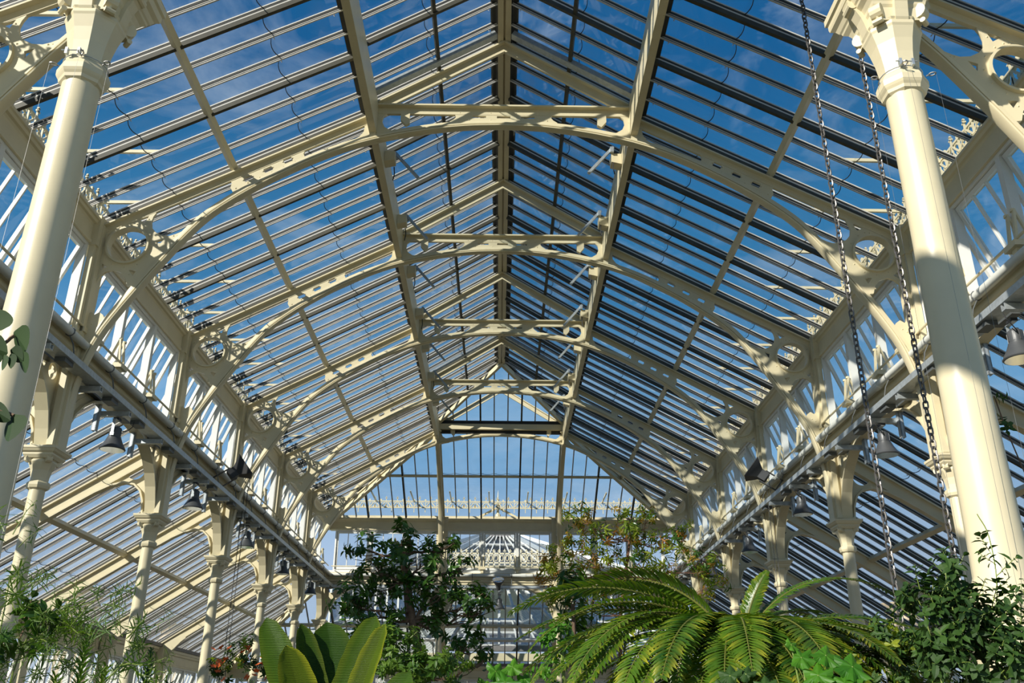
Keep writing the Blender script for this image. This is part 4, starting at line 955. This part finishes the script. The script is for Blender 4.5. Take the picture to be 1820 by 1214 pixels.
FR_ = [(158, 60, 1.55, 1.75, .5, .26, .35), (180, 40, 2.05, 1.45, .2, .25, .4), (188, 27, 1.95, 1.2, .1, .24, .4), (196, 34, 2.0, 1.65, .1, .24, .45), (204, 18, 1.9, 1.3, 0, .23, .5), (212, 28, 1.95, 1.75, 0, .22, .6), (219, 8, 1.8, 1.2, 0, .22, .6),
       (225, 22, 1.85, 1.7, 0, .22, .8), (232, 4, 1.6, 1.3, 0, .21, .6), (238, 28, 1.65, 1.9, 0, .20, .7), (246, 10, 1.5, 1.6, 0, .2, .7), (254, 30, 1.45, 2.0, 0, .18, .8), (262, 6, 1.4, 1.5, 0, .18, .6), (270, 34, 1.35, 2.2, 0, .18, .9), (278, 8, 1.35, 1.6, 0, .18, .6), (286, 28, 1.35, 2.1, 0, .19, .8), (294, 4, 1.35, 1.4, 0, .18, .6), (302, 22, 1.5, 1.9, 0, .19, .9), (310, 0, 1.45, 1.3, 0, .18, .7), (318, 20, 1.7, 1.75, 0, .20, 1.0), (325, 2, 1.6, 1.2, 0, .19, .7),
       (332, 20, 1.85, 1.6, .1, .21, .8), (340, 6, 1.75, 1.2, 0, .2, .6), (347, 20, 1.95, 1.35, .1, .23, .5), (358, 24, 1.95, 1.15, .25, .25, .3), (5, 14, 1.9, 1.0, .3, .25, .3), (16, 52, 2.0, 1.75, .2, .14, .1), (35, 38, 1.6, 1.5, 0, .2, .3), (60, 40, 1.4, 1.4, 0, .2, .3), (20, 74, .70, .5, .9, .10, .6), (95, 38, 1.5, 1.5, 0, .2, .3), (125, 38, 1.7, 1.5, .2, .22, .3), (142, 30, 1.8, 1.4, .2, .22, .3), (170, 20, 1.9, 1.2, .1, .22, .4), (200, -4, 1.7, 1.1, 0, .2, .5), (245, -10, 1.4, 1.1, 0, .18, .6), (310, -14, 1.3, 1.0, 0, .18, .6), (275, -14, 1.2, 1.0, 0, .17, .6), (340, -10, 1.5, 1.0, 0, .18, .5)]
FR_ += [(186 + i * 7.3, (12, 24, 2)[i % 3], 1.95 - .035 * i + .1 * (i % 2), (1.25, 1.6, .95)[i % 3], 0, .23, .6) for i in range(14)] + [(296 + i * 8.5, (10, 20)[i % 2], 1.5 + .05 * i, 1.3, 0, .21, .7) for i in range(7)]
for az, el, L, dr, ro, wl, ye in FR_: frond(az, el, L, dr * .9, ro, wl, ye)
# --- paddle-leaved plant
pp = thing('paddle_leaf_plant', 'banana-like plant with upright paddle leaves, front left of the middle', 'plant', (-.98, 6.0, 0))
m = MB(); m.lathe([(.16, 0), (.12, .8), (.08, 1.3), (.03, 1.55)], n=12); m.build('stalk', 'stem', pp)
def paddle(tip, base, w, face, yel, foldang=.35, bend=0.0, tear=None):
    o = Vector((-.98, 6.0, 0)); tip = Vector(tip) - o; base = Vector(base) - o; ax = tip - base; L = ax.length; d = ax.normalized()
    face = Vector(face).normalized(); sd = d.cross(face).normalized(); nr = sd.cross(d)
    m = MB(); m.att = []; n = 20; vs = []; fs = []
    for i in range(n + 1):
        t = i / n; ww = w / 2 * min(1, (t / .22) ** .8 if t < .22 else 1) * sqrt(max(.0004, 1 - max(0, (t - .62) / .38) ** 2.3))
        c = base + ax * t + nr * (bend * (t * t - t)) * L
        for j, u in enumerate((-1, -.6, -.05, .05, .6, 1)):
            rp = .006 * sin(i * 2.1 + j * 1.7) * abs(u)
            vs.append(c + sd * ww * u - nr * (foldang * ww * (abs(u) ** 1.4)) * -1 + nr * rp)
            m.att.append(min(1, yel * (.25 + .75 * (abs(u) > .9))) if abs(u) > .5 else yel * .25)
    for i in range(n):
        for j in range(5): fs.append((i * 6 + j, i * 6 + j + 1, i * 6 + j + 7, i * 6 + j + 6))
    m.add(vs, fs); lf = m.build('paddle_leaf', 'banana', pp, smooth=radians(60))
    m = MB(); m.tube([base - d * .25 + (-nr) * .004] + [base + ax * (i / 8) + nr * (bend * ((i / 8) ** 2 - i / 8)) * L - nr * .006 for i in range(9)], .013, 6, taper=.25); m.build('midrib', 'midrib', lf)
paddle((-1.475, 6.0, 2.26), (-1.06, 6.05, 1.35), .23, (-.35, -1, .2), .15, .30, .10)
paddle((-1.30, 5.86, 2.08), (-1.00, 5.95, 1.20), .24, (.5, -1, .3), .95, .25, -.08)
paddle((-1.275, 6.12, 2.235), (-.98, 6.05, 1.35), .17, (.55, -1, .1), .2, .45, .06)
paddle((-1.30, 6.3, 2.25), (-1.08, 6.25, 1.5), .12, (.8, -1, 0), .1, .5, .06)
paddle((-1.125, 6.2, 2.255), (-.90, 6.1, 1.40), .30, (.1, -1, -.1), .1, .25, .05)
paddle((-.775, 6.0, 2.275), (-1.04, 6.0, 1.40), .22, (-.25, -1, .35), .25, .35, -.05)
paddle((-.695, 5.85, 2.21), (-.98, 5.9, 1.30), .17, (-.4, -1, .4), .6, .40, -.08)
paddle((-.52, 5.8, 1.93), (-.92, 5.9, 1.20), .22, (-.1, -1, .6), .1, .25, -.1)
# --- twig builder
def twig_mesh(name, n, L, w, stem, mt, stemmt, droop=.3, whorl=False, seg=3, spread=.9):
    m = MB(); P = [Vector((0, 0, 0))]; d = Vector((0, 0, 1))
    for i in range(5): d = (d + rv(.18)).normalized(); P.append(P[-1] + d * stem / 5)
    m.mi = 1; m.tube(P, .004, 4, taper=.5); m.mi = 0
    for i in range(n):
        t = (.25 + .75 * i / n) if not whorl else (.55 + .45 * random.random()); f_ = t * 5; j = min(4, int(f_)); q = P[j].lerp(P[j + 1], f_ - j)
        a = i * 2.4 + random.uniform(-.4, .4); dd = Vector((cos(a) * spread, sin(a) * spread, random.uniform(.1, .8) - droop))
        leaf_geo(m, q, dd, Vector((0, 0, 1)) + rv(.4), L * random.uniform(.7, 1.15), w * random.uniform(.8, 1.1), seg, .25, .25)
    me = m.mesh(name); me.materials.append(M[mt]); me.materials.append(M[stemmt]); return me
def scatter(root, meshes, blobs, org, up=.5, smin=.8, smax=1.2, name='leafy_twig'):
    o = Vector(org)
    for c, r, n in blobs:
        c = Vector(c) - o
        for i in range(n):
            v = rv(1)
            while v.length > 1: v = rv(1)
            p = c + Vector((v.x * r[0], v.y * r[1], v.z * r[2]))
            d = (Vector((v.x, v.y, v.z)) * .9 + Vector((0, 0, up)) + rv(.4)).normalized()
            t = link(name, random.choice(meshes), root, p); t.rotation_euler = (d.to_track_quat('Z', 'Y') @ Quaternion((0, 0, 1), random.uniform(0, 6.28))).to_euler()
            s_ = random.uniform(smin, smax); t.scale = (s_, s_, s_)
def limb(m, a, b, r0, r1, k=6, wob=.06):
    a = Vector(a); b = Vector(b); P = [a.lerp(b, i / k) + (rv(wob) * (b - a).length * (0 < i < k)) + Vector((0, 0, -.10 * (b - a).length * sin(pi * i / k))) * .6 for i in range(k + 1)]
    m.tube(P, r0, 6, taper=r1 / r0); return P
def tree(name, label, cat, org, trunk, blobs, meshes, bark, r=.06, **kw):
    t = thing(name, label, cat, org); o = Vector(org); m = MB(); P = [Vector(p) - o for p in trunk]; m.tube(catmull(P, 5), r, 8, taper=.5); m.build('trunk', bark, t, smooth=radians(50))
    for c, rr, n in blobs:
        c = Vector(c) - o; a = min(P[1:], key=lambda q: (q - c).length + max(0, q.z - c.z) * 2)
        m = MB(); Q = limb(m, a, c, r * .32, r * .09)
        for i in range(6):
            v = rv(1); e = c + Vector((v.x * rr[0], v.y * rr[1], v.z * rr[2])) * .9
            limb(m, Q[random.choice((3, 4, 5))], e, r * .11, r * .05, 4)
        m.build('branch', bark, t)
    scatter(t, meshes, blobs, org, **kw); return t
dk = [twig_mesh('leafy_twig', 13, .115, .046, .17, 'dleaf', 'bark') for i in range(4)]
Y = 12.0
tree('dark_leaved_tree', 'dark glossy leaved tree left of the middle, in front of the far gallery', 'tree', (-1.0, Y, 0), [(-1.0, Y, 0), (-1.0, Y, 1.2), (-.95, Y, 2.2), (-1.1, Y, 2.9), (-1.2, Y, 3.4), (-1.28, Y, 3.75)],
     [((-1.29, Y, 3.9), (.16, .2, .16), 9), ((-1.72, Y, 3.75), (.20, .2, .14), 9), ((-1.62, Y, 3.52), (.24, .25, .18), 15), ((-1.22, Y, 3.62), (.18, .2, .2), 12), ((-.76, Y, 3.78), (.22, .2, .13), 12), ((-1.02, Y, 3.60), (.18, .2, .14), 10),
      ((-1.35, Y, 3.35), (.22, .25, .16), 13), ((-1.92, Y, 3.15), (.20, .25, .16), 13), ((-1.65, Y, 3.02), (.24, .25, .18), 16), ((-1.25, Y, 3.05), (.22, .25, .18), 14), ((-.80, Y, 3.22), (.26, .28, .2), 22), ((-.42, Y, 3.12), (.26, .25, .17), 20), ((-.20, Y, 3.0), (.16, .2, .12), 9), ((-.50, Y, 3.55), (.10, .1, .16), 6),
      ((-1.75, Y, 2.70), (.22, .25, .2), 17), ((-1.25, Y, 2.55), (.3, .25, .22), 20), ((-.85, Y, 2.78), (.2, .25, .15), 10), ((-.35, Y, 2.62), (.16, .2, .12), 7), ((-.18, Y, 2.42), (.14, .2, .10), 6), ((-.75, Y, 2.25), (.3, .25, .2), 16)], dk, 'bark', .075, smin=.75, smax=1.15)
lw_ = [twig_mesh('leafy_twig', 16, .075, .03, .14, 'fleaf', 'stem') for i in range(3)]
t = thing('green_shrub', 'bushy mid green shrub behind the paddle leaves, at the foot of the dark tree', 'shrub', (-.85, 9.0, 0))
m = MB(); m.tube([(0, 0, 0), (.02, 0, 1.0), (0, 0, 1.9)], .03, 6); m.build('stem', 'bark', t)
scatter(t, lw_, [((-.95, 9, 2.3), (.22, .2, .18), 34), ((-.6, 9, 2.15), (.3, .25, .12), 30), ((-.95, 9, 2.0), (.4, .3, .2), 30)], (-.85, 9.0, 0))
au = [twig_mesh('leafy_twig', 11, .10, .027, .2, 'aleaf', 'rbark', .75) for i in range(2)] + [twig_mesh('leafy_twig', 12, .11, .028, .2, 'gleaf', 'rbark', .75) for i in range(3)] + [twig_mesh('leafy_twig', 12, .10, .03, .2, 'dleaf', 'rbark', .7)]
Y = 15.0
tree('autumn_tinted_tree', 'airy tree with yellow green and orange tinted leaves behind the cycad', 'tree', (1.95, Y, 0), [(1.95, Y, 0), (1.9, Y, 1.5), (1.92, Y, 2.6), (1.95, Y, 3.3), (2.05, Y, 3.9), (2.15, Y, 4.5)],
     [((1.35, Y, 4.86), (.22, .3, .12), 19), ((1.50, Y, 4.65), (.2, .3, .12), 14), ((2.18, Y, 4.92), (.18, .3, .10), 14), ((2.5, Y, 4.86), (.12, .2, .10), 8), ((2.25, Y, 4.62), (.25, .3, .14), 21), ((1.85, Y, 4.50), (.22, .3, .14), 15), ((2.55, Y, 4.45), (.25, .3, .16), 21), ((1.15, Y, 4.35), (.28, .3, .15), 24), ((.78, Y, 4.05), (.2, .3, .14), 19), ((1.15, Y, 3.98), (.28, .3, .15), 24), ((1.75, Y, 4.15), (.3, .3, .2), 22), ((2.3, Y, 4.15), (.3, .3, .18), 24), ((2.95, Y, 4.40), (.2, .3, .14), 15), ((3.05, Y, 4.72), (.1, .2, .1), 7), ((2.75, Y, 4.0), (.25, .3, .16), 17), ((3.35, Y, 4.15), (.22, .3, .16), 24), ((3.45, Y, 3.8), (.18, .3, .16), 17), ((1.45, Y, 3.6), (.3, .3, .18), 24), ((.95, Y, 3.62), (.16, .2, .12), 12), ((1.9, Y, 3.65), (.25, .3, .18), 15), ((2.6, Y, 3.6), (.4, .3, .22), 28)], au, 'rbark', .042, smin=.75, smax=1.2, up=.1)
bl = [twig_mesh('leafy_twig', 10, .20, .065, .32, 'dleaf', 'stem', .8) for i in range(2)]
t = thing('drooping_shrub', 'dark shrub with drooping lance leaves beside the right far column', 'shrub', (1.1, 13.5, 0))
m = MB(); m.tube([(0, 0, 0), (.03, 0, 1.6), (-.03, 0, 3.3)], .03, 6); m.build('stem', 'bark', t)
scatter(t, bl, [((1.08, 13.5, 3.35), (.14, .2, .25), 9), ((1.15, 13.5, 2.95), (.16, .2, .25), 9), ((1.3, 13.5, 2.6), (.3, .2, .3), 10)], (1.1, 13.5, 0), up=.6)
# --- climber by the right column
jl = [twig_mesh('leafy_twig', 9, .085, .042, .18, 'jleaf', 'stem', .2) for i in range(4)]
t = thing('twining_climber', 'tangled dark green climber growing up in front of the right big column', 'climber', (3.0, 6.1, 0))
o = Vector((3.0, 6.1, 0))
for pts in ([(3.0, 6.1, 0), (3.05, 6.05, 1.2), (3.1, 6, 2.0), (3.25, 6, 2.45), (3.27, 6, 2.8), (3.22, 6, 2.96)], [(2.9, 6.1, 0), (2.92, 6, 1.4), (2.95, 6, 2.1), (2.93, 6, 2.5), (2.96, 6, 2.72)], [(2.85, 6.1, 0), (2.8, 6, 1.5), (2.76, 6, 2.2), (2.72, 6, 2.42)], [(3.1, 6.1, 0), (3.2, 6, 1.5), (3.35, 6, 2.2), (3.42, 6, 2.5)]):
    m = MB(); m.tube([Vector(p) - o for p in catmull(pts, 5)], .007, 5, taper=.5); m.build('stem', 'stem', t)
scatter(t, jl, [((2.95, 6, 2.52), (.07, .1, .14), 9), ((2.78, 6, 2.40), (.12, .1, .07), 12), ((2.98, 6, 2.32), (.16, .12, .10), 22), ((2.8, 6, 2.25), (.13, .12, .10), 16), ((3.15, 6, 2.25), (.15, .12, .12), 20), ((3.0, 6, 2.10), (.25, .15, .10), 34), ((3.3, 6, 2.12), (.14, .12, .16), 18), ((2.78, 6, 2.05), (.14, .12, .10), 14), ((3.1, 6, 1.95), (.35, .15, .10), 30), ((3.27, 6, 2.62), (.05, .05, .10), 4), ((3.4, 6, 2.35), (.05, .06, .10), 4)], (3.0, 6.1, 0), smin=.7, smax=1.1)
gl = [twig_mesh('leafy_twig', 14, .07, .03, .16, 'jleaf', 'stem', .2) for i in range(3)] + [twig_mesh('leafy_twig', 14, .07, .03, .16, 'gleaf', 'stem', .2)]
t = thing('round_shrub', 'low bushy green shrub between the cycad and the right climber', 'shrub', (3.2, 7.2, 0))
m = MB(); m.tube([(0, 0, 0), (0, 0, 1.0), (.05, 0, 1.8)], .03, 6); m.build('stem', 'bark', t)
scatter(t, gl, [((3.05, 7.2, 2.22), (.2, .2, .12), 26), ((3.3, 7.2, 2.12), (.25, .2, .14), 34), ((2.9, 7.2, 2.02), (.25, .2, .12), 28), ((3.2, 7.2, 1.92), (.4, .2, .1), 24)], (3.2, 7.2, 0))
t = thing('hanging_vine', 'thin leafy vine hanging behind the right edge of the right column', 'vine', (4.32, 7.35, 3.2))
m = MB(); m.tube([(.15, 0, 0), (.10, 0, .4), (.02, 0, .8), (-.02, 0, 1.1)], .006, 5); m.build('stem', 'bark', t)
scatter(t, jl, [((4.25, 7.35, 4.2), (.07, .1, .12), 5), ((4.30, 7.35, 3.9), (.06, .1, .1), 4), ((4.5, 7.35, 3.42), (.16, .1, .08), 9)], (4.32, 7.35, 3.2), up=-.4, smin=.6, smax=.9)
# --- broad lobed leaves at the bottom edge
def lobed(m, c, nrm, r):
    nrm = nrm.normalized(); a = nrm.orthogonal().normalized(); b = nrm.cross(a); n = 36; off = random.uniform(0, 6); rings = [[], []]
    for i in range(n):
        t = 2 * pi * i / n; e = (1 + .16 * cos(6 * t) + .05 * cos(18 * t)) * (1 - .5 * max(0, cos(t)) ** 10)
        for j, q in ((0, .55), (1, 1.0)):
            u = a * cos(t + off) + b * sin(t + off); rings[j].append(c + u * (r * q * (1 if j == 0 else e)) + nrm * (r * (.16 * cos(6 * t) - .20) * q * q))
    m.add([c + nrm * .0] + rings[0] + rings[1], [(0, 1 + i, 1 + (i + 1) % n) for i in range(n)] + [(1 + i, 1 + n + i, 1 + n + (i + 1) % n, 1 + (i + 1) % n) for i in range(n)])
def broad(label, org, spots, mt='lleaf'):
    t = thing('broad_leaved_plant', label, 'plant', org); o = Vector(org)
    for p, r in spots:
        p = Vector(p) - o; m = MB(); m.tube([(0, 0, .2), p * .6 + Vector((0, 0, .3)), p], .006, 5); st_ = m.build('leaf_stalk', 'stem', t)
        m = MB(); lobed(m, p, Vector((random.uniform(-.4, .4), -.8, .75)), r); m.build('broad_leaf', mt, st_)
broad('light green broad leaved plant at the bottom edge, below the far middle window', (.1, 9.0, 0), [((-.02, 9, 2.12), .11), ((.14, 9, 2.16), .10), ((.07, 8.9, 2.02), .13), ((.26, 9, 2.05), .09), ((-.12, 9, 2.0), .10), ((.2, 8.9, 1.95), .11)])
broad('light green broad leaved plant in front of the cycad, right of its crown', (2.0, 6.0, 0), [((1.92, 6, 2.04), .085), ((2.06, 5.95, 2.05), .09), ((2.2, 5.9, 1.98), .11), ((1.98, 5.9, 1.93), .09), ((2.12, 5.85, 1.88), .10), ((1.88, 6.05, 2.12), .05), ((2.02, 5.9, 1.82), .10)])
broad('dark green broad leaved plant in front of the cycad, below its crown', (1.5, 6.0, 0), [((1.46, 6, 1.93), .075), ((1.56, 6, 1.94), .06), ((1.66, 5.95, 1.87), .07), ((1.4, 5.95, 1.85), .07)], 'jleaf')
t = thing('light_fern', 'bright green fern like sprig beside the right far column', 'fern', (.72, 10.0, 0))
m = MB(); m.tube([(0, 0, 0), (0, 0, 1.5), (-.05, 0, 2.4)], .02, 5); m.build('stem', 'stem', t)
lf = [twig_mesh('leafy_twig', 12, .07, .04, .16, 'lleaf', 'stem', .1)]
scatter(t, lf, [((.62, 10, 2.48), (.09, .1, .13), 16), ((.55, 10, 2.2), (.1, .1, .16), 14)], (.72, 10.0, 0))
# --- left edge: branch close to the camera
t = thing('leafy_branch', 'leafy branch with broad dark leaves close to the camera at the left edge', 'branch', (-1.25, 1.62, 2.16))
o = Vector((-1.25, 1.62, 2.16))
m = MB(); m.tube([Vector(p) - o for p in catmull([(-1.6, 1.7, 2.30), (-1.2, 1.62, 2.26), (-.97, 1.6, 2.268), (-.925, 1.6, 2.293)], 5)], .0035, 5); m.tube([Vector(p) - o for p in catmull([(-1.6, 1.7, 2.16), (-1.2, 1.62, 2.17), (-1.0, 1.6, 2.15), (-.93, 1.6, 2.145), (-.89, 1.6, 2.132)], 5)], .0035, 5)
m.build('stem', 'bark', t)
for p, d, L, w in (((-.938, 1.6, 2.312), (.62, 0, -.62), .047, .040), ((-.965, 1.6, 2.315), (-.1, 0, .7), .04, .034), ((-.985, 1.6, 2.285), (.8, 0, -.25), .046, .034), ((-.936, 1.6, 2.275), (.75, 0, -.5), .034, .022), ((-.918, 1.6, 2.266), (.55, 0, -.75), .040, .026), ((-.945, 1.6, 2.265), (.2, 0, -1), .030, .013), ((-.957, 1.6, 2.268), (-.2, 0, -1), .026, .014), ((-.933, 1.6, 2.268), (.3, 0, -1), .030, .013),
                   ((-.962, 1.6, 2.176), (.8, 0, -.38), .056, .024), ((-.908, 1.6, 2.160), (.15, 0, -1), .048, .040), ((-.965, 1.6, 2.168), (.3, 0, -.6), .044, .028), ((-.985, 1.6, 2.160), (.1, 0, -1), .05, .04), ((-.985, 1.6, 2.18), (.6, 0, .1), .03, .014)):
    m = MB(); leaf_geo(m, Vector(p) - o + Vector((.010, 0, -.012) if p[2] > 2.2 else (.016, 0, -.026)), Vector(d), Vector((.25, .75, .6)) + rv(.2), L * 1.12, w * 1.55, 8, .10, .25, 0, .75); m.build('leaf', 'nleaf', t)
# --- lower left: feathery and whorled plants
nl = [twig_mesh('leafy_twig', 20, .10, .009, .24, 'fleaf', 'stem', .3, seg=3) for i in range(4)]
t = thing('feathery_shrub', 'fine leaved feathery shrub at the lower left corner', 'shrub', (-2.85, 6.0, 0)); o = Vector((-2.85, 6.0, 0))
for pts in ([(-2.9, 6, 0), (-3.0, 6, 1.4), (-2.95, 6, 2.15), (-2.55, 6, 2.37)], [(-2.9, 6, 0), (-3.1, 6, 1.6), (-3.15, 6, 2.5)], [(-2.8, 6, 0), (-2.6, 6, 1.5), (-2.25, 6, 2.1)]):
    m = MB(); m.tube([Vector(p) - o for p in catmull(pts, 5)], .009, 5, taper=.4); m.build('stem', 'stem', t)
scatter(t, nl, [((-3.1, 6, 2.45), (.10, .15, .18), 9), ((-3.05, 6, 2.2), (.2, .15, .14), 20), ((-2.75, 6, 2.27), (.16, .15, .07), 14), ((-2.55, 6, 2.36), (.10, .1, .05), 7), ((-2.9, 6, 2.02), (.3, .2, .12), 22), ((-2.35, 6, 2.12), (.18, .15, .06), 12), ((-2.45, 6, 1.98), (.3, .2, .1), 18), ((-3.2, 6, 2.7), (.06, .1, .12), 4)], (-2.85, 6.0, 0), up=.1, smin=.6, smax=1.1)
dk2 = [twig_mesh('leafy_twig', 9, .10, .05, .14, 'dleaf', 'bark', .5) for i in range(2)]
scatter(t, dk2, [((-3.05, 5.9, 2.05), (.14, .1, .08), 9), ((-2.95, 5.9, 2.22), (.12, .1, .04), 6)], (-2.85, 6.0, 0))
def whorl(label, org, top, mt, flower):
    t = thing('whorled_shrub', label, 'shrub', org); H = top - org[2]
    m = MB(); m.tube([(0, 0, 0), (.02, 0, H * .5), (0, 0, H)], .014, 6, taper=.5); m.build('stem', 'stem', t)
    m = MB()
    for i in range(150):
        z = H - .62 * i / 150; a = i * 2.399; s_ = min(1, .35 + (H - z) * 3); leaf_geo(m, Vector((0, 0, z)), Vector((cos(a), sin(a), .85)), Vector((0, 0, 1)), .115 * s_, .019, 3, .1, .2)
    m.build('leaves', mt, t, kind='stuff')
    if flower:
        m = MB()
        for i in range(26):
            a = i * 2.4; leaf_geo(m, Vector((0, 0, H - .01 - .002 * i)), Vector((cos(a), sin(a), .6 + .3 * random.random())), Vector((0, 0, 1)), .055, .012, 2, .2, .1)
        m.build('flower_tuft', 'tuft', t)
    for dx, hz in ((.17, .28), (-.19, .34), (.30, .42)):
        m = MB(); m.tube([(0, 0, H - .75), (dx * .7, .02, H - .5), (dx, .03, H - hz)], .008, 5); b = m.build('side_stem', 'stem', t); m = MB()
        for i in range(70):
            z = H - hz - .28 * i / 70; a = i * 2.399; leaf_geo(m, Vector((dx * (1 - .3 * i / 70), .03, z)), Vector((cos(a), sin(a), .8)), Vector((0, 0, 1)), .10, .017, 3, .1, .2)
        m.build('leaves', mt, b, kind='stuff')
whorl('upright whorled shrub with pale flower tuft at the lower left', (-3.02, 7.0, 0), 2.29, 'fleaf', True)
whorl('blue green whorled shoot at lower left, in front of the second left column', (-2.9, 8.0, 0), 2.22, 'bleaf', False)
t = thing('orange_flowered_shrub', 'shrub dotted with small orange flowers below the left far columns', 'shrub', (-3.7, 14.0, 0))
m = MB(); m.tube([(0, 0, 0), (0, 0, 1.2), (.05, 0, 2.2)], .03, 6); m.build('stem', 'bark', t)
scatter(t, gl, [((-3.7, 14, 2.62), (.2, .2, .16), 16), ((-3.85, 14, 2.4), (.3, .2, .16), 24), ((-3.35, 14, 2.5), (.25, .2, .15), 20), ((-3.0, 14, 2.35), (.2, .2, .14), 12)], (-3.7, 14.0, 0), smin=.8, smax=1.2)
m = MB()
for q in range(5):
    a = q * 2 * pi / 5; leaf_geo(m, Vector((0, 0, 0)), Vector((cos(a), sin(a), .6)), Vector((0, 0, 1)), .055, .04, 3, .3, .2)
fm = m.mesh('flower'); fm.materials.append(M['flower'])
for i in range(34):
    f_ = link('flower', fm, t, (random.uniform(-.45, .75), random.uniform(-.3, -.1), 2.25 + random.uniform(0, .45))); f_.rotation_euler = (random.uniform(.3, 1.2), random.uniform(-.5, .5), random.uniform(0, 6))
